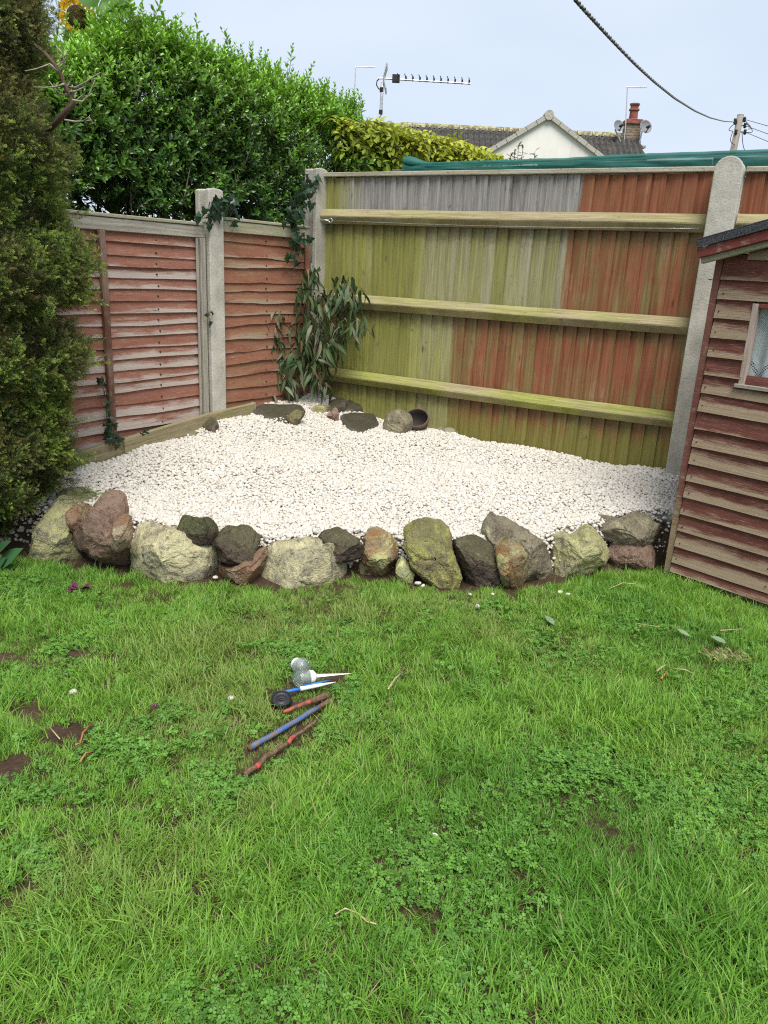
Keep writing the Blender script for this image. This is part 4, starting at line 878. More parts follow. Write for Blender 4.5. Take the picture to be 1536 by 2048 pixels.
def flat_stone(lb, out, m_, seed, hgt):
    """a slab lying on the sloping gravel, its outline surveyed on the gravel surface"""
    O = np.array([on_gravel(*q) for q in out]); k = 6; ring = np.concatenate([O[i]+(O[(i+1) % len(O)]-O[i])*np.linspace(0, 1, k, endpoint=False)[:, None] for i in range(len(O))]); c_ = ring.mean(0); n = len(ring); V = []; off = seed*3.1
    size = np.linalg.norm(ring-c_, axis=1).mean()
    for f, h in ((.03, 1), (.3, 1), (.55, .98), (.78, .93), (.92, .80), (1.0, .45), (1.03, -.5), (.9, -1.6)):
        for j in range(n):
            q = c_+(ring[j]-c_)*(f*(1+.05*fbm(ring[j]*9+off, 1, 2))); zz = gz(q[0], q[1])+hgt*h+(.22*hgt*fbm((q[0]*9+off, q[1]*9, 0), 1, 3)+.10*hgt*fbm((q[0]*30+off, q[1]*30, 0), 1, 3) if h > 0 else 0)+hgt*.5*max(0, h)*((q-c_)[0]*math.cos(seed)+(q-c_)[1]*math.sin(seed))/size; V.append(V3(q[0], q[1], zz)-c_)
    F = [(i*n+j, i*n+(j+1) % n, (i+1)*n+(j+1) % n, (i+1)*n+j) for i in range(7) for j in range(n)]+[tuple(range(n-1, -1, -1))]
    o = obj('stone', V, F, m_, smooth=True); o.location = tuple(c_); md = o.modifiers.new('corners', 'EDGE_SPLIT'); md.split_angle = R(40); return tag(o, lb, 'stone', G2)
for i, (lb, out, mt, y_, dp) in enumerate(BACK):
    if i in (0, 2, 3, 4, 5, 7, 9, 10, 11, 14): flat_stone(lb, out, RK[mt], 40+i, {0: .022, 7: .025, 2: .03, 9: .028, 14: .02}.get(i, .04))
    else: rock(lb, out, RK[mt], y_-dp*.46, dp*.6, 9, .8, 40+i, 'stone', G2, 'stone', tilt=.55, grow=1.08)
# a tipped brown bowl among the stones
M_BOWL = m_rock('brown_fibre_bowl', (.075, .045, .03), (.14, .085, .055), la=.05, speck=.1); M_BOWLIN = plain('bowl_inside', (.035, .028, .022), .9)
c0 = on_gravel(841, 858)+V3(0, .0, .068); c0 = c0+NR*max(0, .105-(c0-CORNER)@NR); ax = V3(-.12, -.62, .78)
mb = MB(); prof = [(.001, -.085), (.045, -.08), (.07, -.05), (.081, 0), (.083, .032), (.079, .036), (.074, .03), (.072, 0), (.06, -.045), (.03, -.066), (.001, -.07)]
mb.lathe(prof, c0, ax, 26, fm=0)
mb.fm = [1 if f[0]//26 >= 6 else 0 for f in mb.F]
o = mb.build('bowl', [M_BOWL, M_BOWLIN], smooth=True); tag(o, 'tipped dark brown bowl lying in gravel beside the mossy grey boulder', 'bowl')

# ------------------------------------------------------------------ gravel
b = NB('white_pebbles'); r = b.rand(); p = b.obj(); n = b.noise(b.shifted(p), 45, 4, .6)
c = b.mix(b.ramp(r, .0, .9), (.50, .462, .395), (.62, .59, .525)); c = b.mix(b.ramp(r, .92, .97), c, (.60, .50, .41)); c = b.mix(b.ramp(r, .965, .985), c, (.50, .47, .45)); c = b.mix(b.ramp(n, .55, .75, 0, .45), c, (.70, .62, .52))
M_PEB = b.done(c, .65, b.bump(n, .2, .002), .35)
import bmesh
def pebble_mesh(i, mat=None):
    bm = bmesh.new(); bmesh.ops.create_icosphere(bm, subdivisions=2, radius=1.0); sx, sy, sz = rnd.uniform(.9, 1.2), rnd.uniform(.75, 1.0), rnd.uniform(.55, .8); o_ = rnd.uniform(0, 50)
    for v in bm.verts:
        n_ = 1+.22*fbm(np.array(v.co)+o_, .9, 2); v.co = Vector((v.co.x*sx*n_, v.co.y*sy*n_, v.co.z*sz*n_))
    me = bpy.data.meshes.new('pebble'); bm.to_mesh(me); bm.free(); me.materials.append(mat or M_PEB); me.polygons.foreach_set('use_smooth', np.ones(len(me.polygons), bool)); return me
PEB = [pebble_mesh(i) for i in range(9)]; B_PEB = bank('pebble_bank', PEB)
rock_xy = []
P = []; Sc = []
foot = [(np.array([at_depth(x, y, y_)[0] for x, y in out]), y_, dp) for (_, out, _, y_, dp) in ROCKS+BACK]
stp = .0155
C2_ = V3(CORNER[0], CORNER[1], 0)
for layer in range(2):
    xs = np.arange(-2.25, 2.3, stp); ys = np.arange(3.3, 5.8, stp)
    for x_ in xs:
        for y_ in ys:
            x, y = x_+rng.uniform(-.009, .009), y_+rng.uniform(-.009, .009); q = V3(x, y, 0)-C2_
            if q@NR < .012 or q@NL < .015 or q@DL > 2.85: continue
            s_ = q@DL
            if s_ > .64 and q@NL < .082: continue
            yf = yfront(x)
            if y < yf+.155: continue
            if (V3(x, y, 0)-ORG)@SN > -1.3 and (V3(x, y, 0)-ORG)@SE > -.015: continue
            e = min(1, max(0, (y-yf-.125)/.10)); h = gz(x, y)*(e*e*(3-2*e))-.03*(1-e)
            s = rng.uniform(.0072, .0118) if rng.random() < .9 else rng.uniform(.0118, .0155)
            P.append((x, y, h-.006+layer*.0075+rng.uniform(-.003, .004)+.014*fbm((x*2.3, y*2.3, 0), 1, 3))); Sc.append(s)
E_ = rng.uniform(-.5, .5, (len(P), 3)); E_[:, 2] = rng.uniform(0, 6.28, len(P))
ex_ = [rng.integers(0, len(P)) for _ in range(34000)]        # small chips between the pebbles
P += [(P[i][0]+rng.normal(0, .010), P[i][1]+rng.normal(0, .010), P[i][2]+rng.uniform(-.004, .003)) for i in ex_]; Sc += list(rng.uniform(.0038, .0066, len(ex_)))
E_ = rng.uniform(-.6, .6, (len(P), 3)); E_[:, 2] = rng.uniform(0, 6.28, len(P))
g = scatter('gravel', P, E_, Sc, B_PEB); tag(g, 'white and cream pebble gravel filling the raised bed', None, None, 'stuff')
print('pebbles', len(P))

# ------------------------------------------------------------------ vegetation
M_TWIG = plain('brown_twig', (.12, .085, .055), .85, var=.4, sc=25); M_STEM = plain('hedge_stem', (.095, .07, .045), .9, var=.4, sc=20); M_DEADTWIG = plain('dead_grey_twig', (.30, .26, .21), .85, var=.35, sc=40)
# ---- privet hedge
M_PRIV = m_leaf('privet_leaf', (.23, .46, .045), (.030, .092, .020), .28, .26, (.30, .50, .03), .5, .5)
def privet_sprig(ln, nodes, lw, seed):
    r = random.Random(seed); mb = MB(); bend = np.array([r.uniform(-.25, .25), r.uniform(-.25, .25)]); P = [V3(bend[0]*ln*t*t, bend[1]*ln*t*t, ln*t) for t in np.linspace(0, 1, 6)]
    mb.tube(P, [.0022, .002, .0018, .0015, .0012, .0008], 4, .2, True, 1)
    for k in range(nodes):
        t = .18+.80*k/(nodes-1); ctr = V3(bend[0]*ln*t*t, bend[1]*ln*t*t, ln*t); a0 = k*math.pi/2+r.uniform(-.4, .4); tip = k/(nodes-1)
        for s in (0, math.pi):
            a = a0+s+r.uniform(-.2, .2); el = r.uniform(.35, .75)+tip*.35; d = V3(math.cos(a)*math.cos(el), math.sin(a)*math.cos(el), math.sin(el)); l = lw*r.uniform(.75, 1.15)*(1-.45*tip**3)
            leaf_shape(mb, ctr, d, V3(-math.cos(a)*math.sin(el), -math.sin(a)*math.sin(el), math.cos(el)), l, l*r.uniform(.40, .52), .3, r.uniform(-.1, .25), min(1, .25+.6*tip+r.uniform(-.15, .15)), 4)
    return mb.data('privet_sprig', [M_PRIV, M_TWIG])
B_PRIV = bank('privet_bank', [privet_sprig(rnd.uniform(.11, .17), rnd.randint(5, 7), .046, i) for i in range(6)])
DH = -.62
def HU(px, py): q = on_plane(px, py, LP(0, 0, DH), NL); return (q-LP(0, 0))@DL, q[2]
top_px = [(-150, 60), (60, 150), (140, 145), (190, 128), (240, 90), (275, 48), (320, 60), (370, 78), (420, 112), (470, 122), (520, 150), (560, 150), (610, 178), (650, 200), (690, 210), (720, 225), (745, 262)]
tu = sorted(HU(*q) for q in top_px); tus = [q[0] for q in tu]; tuz = [q[1] for q in tu]
htop = lambda s: float(np.interp(s, tus, tuz))
S0, S1 = tus[0], 3.3
hd = thing('privet_hedge', 'tall bright green privet hedge growing behind the lapped fence', 'hedge', LP(1.0, 0, DH-.3))
P, D, Sc, T = [], [], [], []
def hfront(s, z): return DH+.12*fbm((s*1.6, z*1.6, 0), 1, 3)+.10*fbm((s*5, z*5, 3), 1, 2)
n_ = 0
while n_ < 6800:
    s = rng.uniform(S0, S1); zt_ = htop(s); zb_ = 1.72+.30*fbm((s*2.2, 9, 0), 1, 3)+.10*math.sin(s*5)
    if s < -.05: zb_ = 1.35
    z = rng.uniform(zb_, zt_); k = rng.random(); up = (z-zb_)/(zt_-zb_)
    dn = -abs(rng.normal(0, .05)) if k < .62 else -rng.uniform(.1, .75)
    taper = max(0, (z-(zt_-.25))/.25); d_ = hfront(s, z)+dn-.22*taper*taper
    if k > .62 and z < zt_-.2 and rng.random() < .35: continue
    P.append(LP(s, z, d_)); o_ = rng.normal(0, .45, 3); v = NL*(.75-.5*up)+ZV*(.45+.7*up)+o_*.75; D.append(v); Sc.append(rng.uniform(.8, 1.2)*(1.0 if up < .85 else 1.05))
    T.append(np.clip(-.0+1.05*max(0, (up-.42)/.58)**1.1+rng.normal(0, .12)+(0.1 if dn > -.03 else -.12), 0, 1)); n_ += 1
n_ = 0
while n_ < 2600:          # far side closing the view through the hedge, its shade painted by leaf tone
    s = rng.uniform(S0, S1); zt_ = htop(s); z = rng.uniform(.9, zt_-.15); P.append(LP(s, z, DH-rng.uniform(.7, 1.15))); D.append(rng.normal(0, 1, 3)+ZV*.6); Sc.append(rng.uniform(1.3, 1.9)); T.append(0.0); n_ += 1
n_ = 0; S_SUN = HU(215, 60)[0]
while n_ < 1500:          # crown of young upright shoots
    s = rng.uniform(S0, S1); d_ = DH-rng.uniform(.05, .75); zt_ = htop(s)+.05*fbm((s*4, d_*4, 0), 1, 2)
    P.append(LP(s, zt_-.06-abs(rng.normal(0, .07))+(rng.uniform(.03, .17) if rng.random() < .2 and s < S_SUN else -.03*(s > S_SUN)), d_)); D.append(ZV+rng.normal(0, .22, 3)); Sc.append(rng.uniform(.85, 1.25)); T.append(np.clip(.82+rng.normal(0, .14), 0, 1)); n_ += 1
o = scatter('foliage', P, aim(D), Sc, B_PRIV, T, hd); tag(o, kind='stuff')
# tall whips standing above the crown
mb = MB(); r = random.Random(5)
for (x, y0, y1) in ((286, 60, 8), (302, 62, 30), (340, 90, 55), (360, 95, 48), (430, 120, 84), (546, 170, 118), (560, 175, 130), (606, 190, 140), (622, 195, 146), (660, 215, 165), (676, 225, 172), (702, 235, 182), (716, 240, 180), (600, 180, 160), (500, 150, 128), (385, 95, 72), (262, 95, 62)):
    s_, z0 = HU(x, y0+40); s2, z1 = HU(x, y1); p0, p1 = LP(s_+.02, z0, DH-.1), LP(s2, z1, DH-.12); mb.tube([p0, (p0+p1)/2+V3(.006, 0, 0), p1], [.0025, .002, .001], 4, .3, True, 1); nn = max(4, int((z1-z0)/.02))
    for k in range(nn):
        t = .15+.85*k/(nn-1); ctr = p0+(p1-p0)*t; a0 = k*math.pi/2+r.uniform(-.5, .5)
        for q in (0, math.pi):
            a = a0+q; el = r.uniform(.5, .9); d = V3(math.cos(a)*math.cos(el), math.sin(a)*math.cos(el), math.sin(el)); l = .034*r.uniform(.7, 1.1)*(1-.4*t**4)
            leaf_shape(mb, ctr, d, V3(-math.cos(a)*math.sin(el), -math.sin(a)*math.sin(el), math.cos(el)), l, l*.45, .3, .1, r.uniform(.5, 1), 4)
M_PRIVY = m_leaf('privet_young_leaf', (.19, .37, .04), (.15, .32, .035), .3, .3, (.30, .50, .03), .5, .4)
tag(mb.build('tall_shoots', [M_PRIVY, M_TWIG], hd), kind='stuff')
r = random.Random(8)
for i in range(64):
    s = r.uniform(-.4, 3.0); d0 = DH-r.uniform(.0, .5); mb = MB(); p = LP(s, 0, d0); pts = [p]; lean = r.gauss(0, .16); ld = r.gauss(0, .12); hh = r.uniform(1.7, 2.5)
    for k in range(1, 8): f = k/7; pts.append(LP(s+lean*f*hh*.6+.04*math.sin(k*1.7+i), hh*f, d0+ld*f*hh*.5+.03*math.sin(k*2.1+i*2)))
    r0 = r.uniform(.006, .015); mb.tube(pts, [r0*(1-.75*k/7) for k in range(8)], 6)
    for k in range(3, 7):
        if r.random() < .8:
            q = pts[k]; e = q+DL*r.gauss(0, .16)+NL*r.gauss(.06, .1)+ZV*r.uniform(.1, .3); mb.tube([q, (q+e)/2+V3(0, 0, -.02), e], [r0*.4, r0*.3, .0015], 5)
    mb.build('stem', M_STEM, hd, smooth=True)

# ---- yellow-green hedge running on beyond the corner
M_YEL = m_leaf('yellow_green_leaf', (.44, .48, .05), (.09, .18, .022), .4, .32, (.50, .50, .05), .35, .4)
def drooping_sprig(seed):
    r = random.Random(seed); mb = MB(); ln = r.uniform(.18, .28); P = [V3(ln*t, 0, .05*t-.14*t*t) for t in np.linspace(0, 1, 6)]; mb.tube(P, [.003, .0026, .0022, .0018, .0014, .001], 4, .2, True, 1)
    for k in range(9):
        t = .1+.9*k/8; ctr = V3(ln*t, 0, .05*t-.14*t*t); sd_ = 1 if k % 2 else -1; d = V3(.55, sd_*r.uniform(.5, .9), r.uniform(-.55, .0)); l = r.uniform(.055, .08)
        leaf_shape(mb, ctr, d, V3(0, 0, 1)+V3(r.gauss(0, .2), r.gauss(0, .2), 0), l, l*.5, .2, .25, r.uniform(.2, .9), 4)
    return mb.data('drooping_sprig', [M_YEL, M_TWIG])
B_YEL = bank('yellow_bank', [drooping_sprig(i) for i in range(5)])
ya, yb_ = at_depth(690, 300, 6.9), at_depth(985, 312, 8.6); yh = thing('yellow_hedge', 'yellow green broad leaved hedge sloping away beyond the fence corner', 'hedge', (ya+yb_)/2*V3(1, 1, 0))
ytp = [(660, 225, 6.8), (700, 238, 7.0), (740, 236, 7.2), (765, 240, 7.4), (800, 246, 7.6), (840, 262, 7.9), (880, 270, 8.1), (920, 278, 8.3), (960, 296, 8.5), (985, 316, 8.7)]
YT = np.array([at_depth(*q) for q in ytp])
P, D, Sc, T = [], [], [], []; YN = V3(.45, -.9, 0)
for _ in range(2300):
    f = rng.uniform(0, len(YT)-1); i = int(min(f, len(YT)-2)); tp_ = YT[i]+(YT[i+1]-YT[i])*(f-i); dz = abs(rng.normal(0, .0)) if rng.random() < .0 else rng.uniform(0, 1.0)**1.5*1.2; dp = rng.uniform(0, .5)
    q = tp_-ZV*(dz+.03)+V3(-.1, .35, 0)*dp+YN*.06*fbm((tp_[0]*4, dz*4, 0), 1, 3); P.append(q); v = YN*.8+V3(.4, 0, 0)+rng.normal(0, .6, 3)*V3(1, 1, .4); D.append(v); Sc.append(rng.uniform(.7, 1.1))
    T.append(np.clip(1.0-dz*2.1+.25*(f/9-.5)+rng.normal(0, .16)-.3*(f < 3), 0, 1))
D = np.array(D); E_ = np.zeros((len(D), 3)); E_[:, 2] = np.arctan2(D[:, 1], D[:, 0]); E_[:, 1] = -np.arctan2(D[:, 2], np.hypot(D[:, 0], D[:, 1]))*.6; E_[:, 0] = rng.normal(0, .5, len(D))
tag(scatter('foliage', P, E_, Sc, B_YEL, T, yh), kind='stuff')
for i in range(14):
    tp_ = YT[rng.integers(0, len(YT))]+V3(-.05, .25, 0); mb = MB(); mb.tube([tp_*V3(1, 1, 0)+V3(rng.normal(0, .05), 0, 0), tp_*V3(1, 1, .5), tp_-ZV*.15], [.014, .01, .004], 6); mb.build('stem', M_STEM, yh, smooth=True)

# ---- red-tipped shrub in front of the gable
M_RTL = m_leaf('red_tip_leaf', (.50, .15, .12), (.16, .24, .10), .35, .25, None, .4, .3)
rs = thing('red_tipped_shrub', 'small red tipped shrub poking above the netting before the cream gable', 'shrub', at_depth(1045, 560, 9)*V3(1, 1, 0)); r = random.Random(3)
for (x, y) in ((1030, 299), (1037, 290), (1046, 296), (1070, 303), (1022, 306)):
    p1 = at_depth(x, y, 9.0); p0 = p1*V3(1, 1, 0)+V3(r.gauss(0, .08), 0, 0); mb = MB(); mb.tube([p0, (p0+p1)/2, p1], [.009, .007, .003], 5); st_ = mb.build('stem', M_STEM, rs)
    mb = MB(); redness = 1.0 if x < 1050 else .1
    for k in range(16):
        t = r.random(); q = p1-ZV*.22*t; a = r.uniform(0, 6.28); el = r.uniform(-.2, 1.0)*(1-t*.6); d = V3(math.cos(a)*math.cos(el), math.sin(a)*math.cos(el), math.sin(el)); leaf_shape(mb, q, d, V3(-math.cos(a)*math.sin(el), -math.sin(a)*math.sin(el), math.cos(el)), .07, .025, .3, .2, redness if t < .4 else 0.0, 4)
    o = mb.build('leaves', M_RTL, rs); tag(o, kind='stuff')

# ---- conifer
M_CON = NB('conifer_leaf'); b = M_CON; tt = b.attr('tone', 'INSTANCER'); v = b.attr('tint'); r_ = b.rand()
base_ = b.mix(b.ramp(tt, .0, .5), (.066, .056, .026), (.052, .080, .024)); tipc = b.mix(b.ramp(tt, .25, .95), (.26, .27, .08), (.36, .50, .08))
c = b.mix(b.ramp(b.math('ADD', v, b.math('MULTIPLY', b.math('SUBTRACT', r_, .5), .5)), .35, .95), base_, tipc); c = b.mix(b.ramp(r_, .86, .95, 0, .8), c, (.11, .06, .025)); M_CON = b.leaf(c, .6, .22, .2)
def con_frond(seed, ln):
    r = random.Random(seed); mb = MB()
    def scales(p0, p1, n, w0, c0, c1):
        d = p1-p0; L_ = np.linalg.norm(d); d = d/L_; s = np.cross(d, V3(r.gauss(0, .4), r.gauss(0, .4), 1)); s /= np.linalg.norm(s); nn = np.cross(s, d)
        for i in range(n):
            t = i/n; q = p0+d*L_*t; w_ = w0*(1-.4*t); sd_ = (s if i % 2 else -s)*.8+d*1.0+nn*r.gauss(0, .5); sd_ /= np.linalg.norm(sd_); l = w_*2.4; pr = np.cross(sd_, nn); pr /= np.linalg.norm(pr)+1e-9
            mb.add([q, q+sd_*l*.5+pr*w_*.42, q+sd_*l, q+sd_*l*.5-pr*w_*.42], [(0, 1, 2, 3)], None, [c0+(c1-c0)*t]*4)
    bx = r.uniform(-.2, .2); ax = lambda t: V3(bx*ln*t*t, r_y*ln*t*t, ln*t); r_y = r.uniform(-.25, .25)
    scales(ax(0), ax(1), 16, .0042, .0, .85)
    for k in range(10):
        t = .12+.8*k/9; p = ax(t); sd_ = 1 if k % 2 else -1; l = ln*.5*(1-t*.55)*r.uniform(.7, 1.1); a = r.gauss(0, .35); d = V3(sd_*math.cos(a)*.75, math.sin(a)*.75, .75+r.gauss(0, .15)); q = p+d/np.linalg.norm(d)*l; scales(p, q, 9, .0040, t*.5, .55+.45*t)
        for j in (.45, .75):
            p2 = p+(q-p)*j; d2 = d+V3(0, r.gauss(0, .6), .7); scales(p2, p2+d2/np.linalg.norm(d2)*l*.45, 5, .0036, .3+.4*t, .6+.4*t)
    return mb.data('conifer_frond', M_CON)
B_CON = bank('conifer_bank', [con_frond(i, rnd.uniform(.075, .125)) for i in range(7)])
CX, CY = -2.18, 3.50
sil = [(60, -120), (92, 0), (98, 40), (104, 70), (84, 105), (66, 150), (84, 190), (128, 235), (158, 285), (156, 340), (132, 395), (140, 430), (134, 470), (182, 515), (184, 560), (166, 615), (86, 645), (90, 668), (166, 690), (180, 725), (168, 765), (128, 800), (124, 860), (134, 905), (150, 950), (165, 985), (120, 1010), (66, 1045), (30, 1085), (-60, 1130)]
sz, sx = [], []
for (x, y) in sil: p = at_depth(x, y, CY-.15); sz.append(p[2]); sx.append(p[0])
sz, sx = np.array(sz)[::-1], np.array(sx)[::-1]
def crad(z): return max(.12, float(np.interp(z, sz, sx))-CX-.15)
cf = thing('conifer', 'dark olive clipped conifer standing against the long lapped fence', 'conifer tree', (CX, CY, 0))
P, D, Sc, T = [], [], [], []
n_ = 0
while n_ < 13500:
    z = rng.uniform(-.02, 3.55); a = rng.uniform(-math.pi, math.pi) if rng.random() < .25 else rng.uniform(-2.5, .9); r0 = crad(z)
    x_, y_ = math.cos(a), math.sin(a); lump = 1+.16*fbm((x_*1.3, y_*1.3, z*2.3), 1, 3)+.05*fbm((x_*4, y_*4, z*6), 1, 2)
    if a > -.75 and a < .6: lump = 1+(lump-1)*.4
    k = rng.random(); inner = 1-abs(rng.normal(0, .035)) if k < .72 else rng.uniform(.62, .95)
    rr_ = r0*lump*inner; q = V3(CX+rr_*x_, CY+rr_*y_*.8, z)
    if (q-LP(0, 0))@NL < .06: continue
    if fbm((x_*2.6, y_*2.6+3, z*4.2), 1, 3) < -.20 and inner > .86: continue
    P.append(q); D.append(V3(x_, y_, .35)*.9+rng.normal(0, .45, 3)+ZV*.2); Sc.append(rng.uniform(.65, 1.1))
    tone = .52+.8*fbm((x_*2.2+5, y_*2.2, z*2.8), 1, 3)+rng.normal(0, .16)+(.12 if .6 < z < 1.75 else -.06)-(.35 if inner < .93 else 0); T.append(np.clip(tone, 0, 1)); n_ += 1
# longer fresh sprays that break the outline
def spray(px, py, n, dirx, dirz, ln, tone, y=CY-.3):
    q0 = at_depth(px, py, y)
    for i in range(n):
        f = i/n; q = q0+V3(dirx, -.1, dirz)*ln*f+rng.normal(0, .008, 3); P.append(q); D.append(V3(dirx, -.15, dirz)+rng.normal(0, .35, 3)); Sc.append(rng.uniform(.45, .75)*(1-.3*f)); T.append(np.clip(tone+rng.normal(0, .08), 0, 1))
for a in ((165, 545, 10, .35, 1, .13, .95), (150, 520, 8, .1, 1, .10, .9), (120, 505, 8, .0, 1, .08, .85), (158, 610, 7, .9, .2, .09, .85), (165, 735, 8, .9, .35, .10, .8), (165, 700, 6, .8, .5, .07, .7), (120, 850, 8, 1, .25, .13, .6), (135, 905, 7, 1, -.1, .10, .55), (120, 945, 10, 1, .5, .10, .8), (130, 985, 12, 1, .05, .16, .6), (110, 1000, 10, 1, -.05, .14, .5), (140, 440, 5, .8, .5, .07, .6), (118, 60, 8, .4, .9, .12, .8), (20, 940, 8, .6, .8, .12, .9), (15, 1010, 8, .7, .7, .12, .85), (60, 560, 8, .5, .9, .1, .9), (90, 660, 8, .4, .9, .1, .95), (70, 120, 9, .5, .8, .12, .9), (20, 720, 8, .5, .8, .1, .9), (45, 250, 8, .6, .7, .1, .7)): spray(*a)
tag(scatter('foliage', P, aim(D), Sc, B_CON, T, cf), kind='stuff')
M_BARK = m_timber('conifer_bark', (.15, .095, .07), (.09, .055, .04), (.04, .025, .02), (.1, .1, .05), .15)
mb = MB(); mb.tube([(CX, CY, -.05), (CX+.03, CY, 1.0), (CX-.02, CY+.03, 2.2), (CX, CY, 3.4)], [.09, .075, .05, .02], 10); mb.build('trunk', M_BARK, cf, smooth=True)
yb2 = CY-.22; T3 = lambda x, y, d=0.0: at_depth(x, y, yb2+d)
def limb(pts, r0, r1, m_, nm):
    mb = MB(); q = [T3(*p) for p in pts]; n = len(q); mb.tube(q, [r0+(r1-r0)*i/(n-1) for i in range(n)], 7); mb.build(nm, m_, cf, smooth=True)
limb([(60, 300, .25), (118, 240, .05), (132, 222), (147, 205), (142, 190), (130, 172), (122, 150), (110, 130), (92, 108, .03), (70, 90, .1)], .0125, .006, M_BARK, 'bare_branch')
for pts in ([(136, 174), (152, 175, -.02), (172, 164, -.04), (186, 154, -.05), (201, 145, -.06)], [(130, 240), (150, 243), (168, 242), (184, 240)], [(168, 242), (178, 234), (187, 246)], [(128, 168), (110, 174), (90, 175), (66, 174)], [(116, 142), (100, 128), (72, 138), (50, 142)], [(120, 150), (128, 130), (126, 108), (112, 92)], [(140, 185), (152, 182), (172, 172)], [(140, 190), (120, 188), (106, 172), (98, 162)],
            [(146, 205), (158, 196), (170, 186)], [(122, 118), (135, 108), (128, 95)], [(115, 130), (128, 122), (136, 110)], [(132, 176), (142, 160), (140, 150)], [(145, 200), (165, 203), (178, 190), (190, 160)]):
    limb([p if len(p) == 3 else (*p, rnd.uniform(-.04, .04)) for p in pts], .0042, .0014, M_DEADTWIG, 'dead_twig')

# ---- sunflower
M_SLEAF = m_leaf('sunflower_leaf', (.13, .26, .06), (.10, .21, .045), .5, .4, (.25, .42, .05), .3, .25); M_PETAL = NB('yellow_petal'); b = M_PETAL; M_PETAL = b.leaf(b.mix(b.attr('tint'), (.92, .42, .01), (.98, .66, .02)), .5, .35, .2)
b = NB('sunflower_seedhead'); n = b.vor(b.obj(), 130)['Distance']; M_SEED = b.done(b.mix(b.ramp(n, .1, .5), (.035, .022, .010), (.085, .058, .020)), .9, b.bump(n, .8, .01), .1)
M_SSTEM = plain('sunflower_stalk', (.16, .24, .07), .7)
SYD = 5.6; q = lambda x, y, d=0.0: at_depth(x, y, SYD+d)
hc = q(155, 35); sf = thing('sunflower', 'drooping yellow sunflower head with big leaves above the hedge', 'sunflower', (q(205, 60)[0], SYD+.1, 0))
fn = V3(.14, -.86, -.22); fn /= np.linalg.norm(fn); ua_ = np.cross(fn, ZV); ua_ /= np.linalg.norm(ua_); va = np.cross(ua_, fn); rad = 20/F_PX*SYD
mb = MB(); mb.lathe([(.001, .012), (rad*.5, .016), (rad*.85, .008), (rad*.97, -.006), (rad*.9, -.03), (rad*.4, -.05), (.001, -.055)], hc, fn, 28); mb.build('seed_head', M_SEED, sf, smooth=True)
for i in range(44):
    a = 2*math.pi*i/22.3+rnd.uniform(-.08, .08); d = ua_*math.cos(a)+va*math.sin(a); low = max(0, -math.sin(a)); l = .062*rnd.uniform(.8, 1.15)*(1-.55*low); mb = MB(); leaf_shape(mb, hc+d*rad*.9, d+fn*rnd.uniform(-.1, .35), fn, l, .022, .25, rnd.uniform(-.2, .4), rnd.uniform(.2, 1)*(1-.6*low), 4); mb.build('petal', M_PETAL, sf, smooth=True)
mb = MB(); mb.tube([V3(q(205, 60)[0], SYD+.1, 0), q(206, 130, .1), q(203, 60, .08), q(194, 15, .08), q(188, -18, .08), q(170, -30, .06), q(157, -8, .05), hc-fn*.05], [.018, .015, .012, .011, .01, .009, .009, .012], 8); mb.build('stalk', M_SSTEM, sf, smooth=True)
for (x0_, y0_, x1_, y1_, wpx, d_, nx_) in ((196, 22, 232, -8, 26, -.05, .3), (160, -24, 178, 14, 24, -.14, .2), (206, 4, 268, 26, 44, .0, .5), (198, 24, 224, 66, 30, .0, -.4), (205, 52, 255, 62, 34, .05, .3), (215, -10, 262, -6, 50, .02, .4), (192, 14, 178, -12, 30, -.05, .2), (240, 40, 262, 84, 26, .06, .6), (128, 4, 146, -18, 30, .05, 0), (205, 4, 226, 34, 30, -.06, .2), (205, 60, 190, 88, 26, .1, -.3)):
    p0, p1 = q(x0_, y0_, d_), q(x1_, y1_, d_-.03); mb = MB(); ln = np.linalg.norm(p1-p0); leaf_shape(mb, p0, p1-p0, V3(nx_, -.9, .45), ln, wpx/F_PX*SYD, .18, .18, rnd.uniform(.2, .9), 5); mb.build('leaf', M_SLEAF, sf, smooth=True)

# ---- ivy
M_IVY = m_leaf('ivy_leaf', (.035, .085, .022), (.014, .040, .017), .38, .12, None, .45, .4); M_IVYY = m_leaf('ivy_young_leaf', (.10, .20, .03), (.035, .09, .022), .4, .25, None, .4, .4)
def ivy_leaf(mb, o, d, n, sz):
    d = d/np.linalg.norm(d); n = n-d*(n@d); n /= np.linalg.norm(n)+1e-9; s = np.cross(d, n); pr = [(0, 0), (-.12, .30), (-.05, .52), (.28, .30), (.42, .38), (.60, .17), (1, 0)]; c_ = o+d*sz*.25+n*sz*.06
    ring = [o+d*sz*a+s*sz*b_-n*sz*.05*abs(b_)*2 for a, b_ in pr]+[o+d*sz*a-s*sz*b_-n*sz*.05*abs(b_)*2 for a, b_ in pr[-2:0:-1]]
    k = len(ring); mb.add([c_]+ring, [(0, i+1, (i+1) % k+1) for i in range(k)], None, rnd.uniform(0, 1))
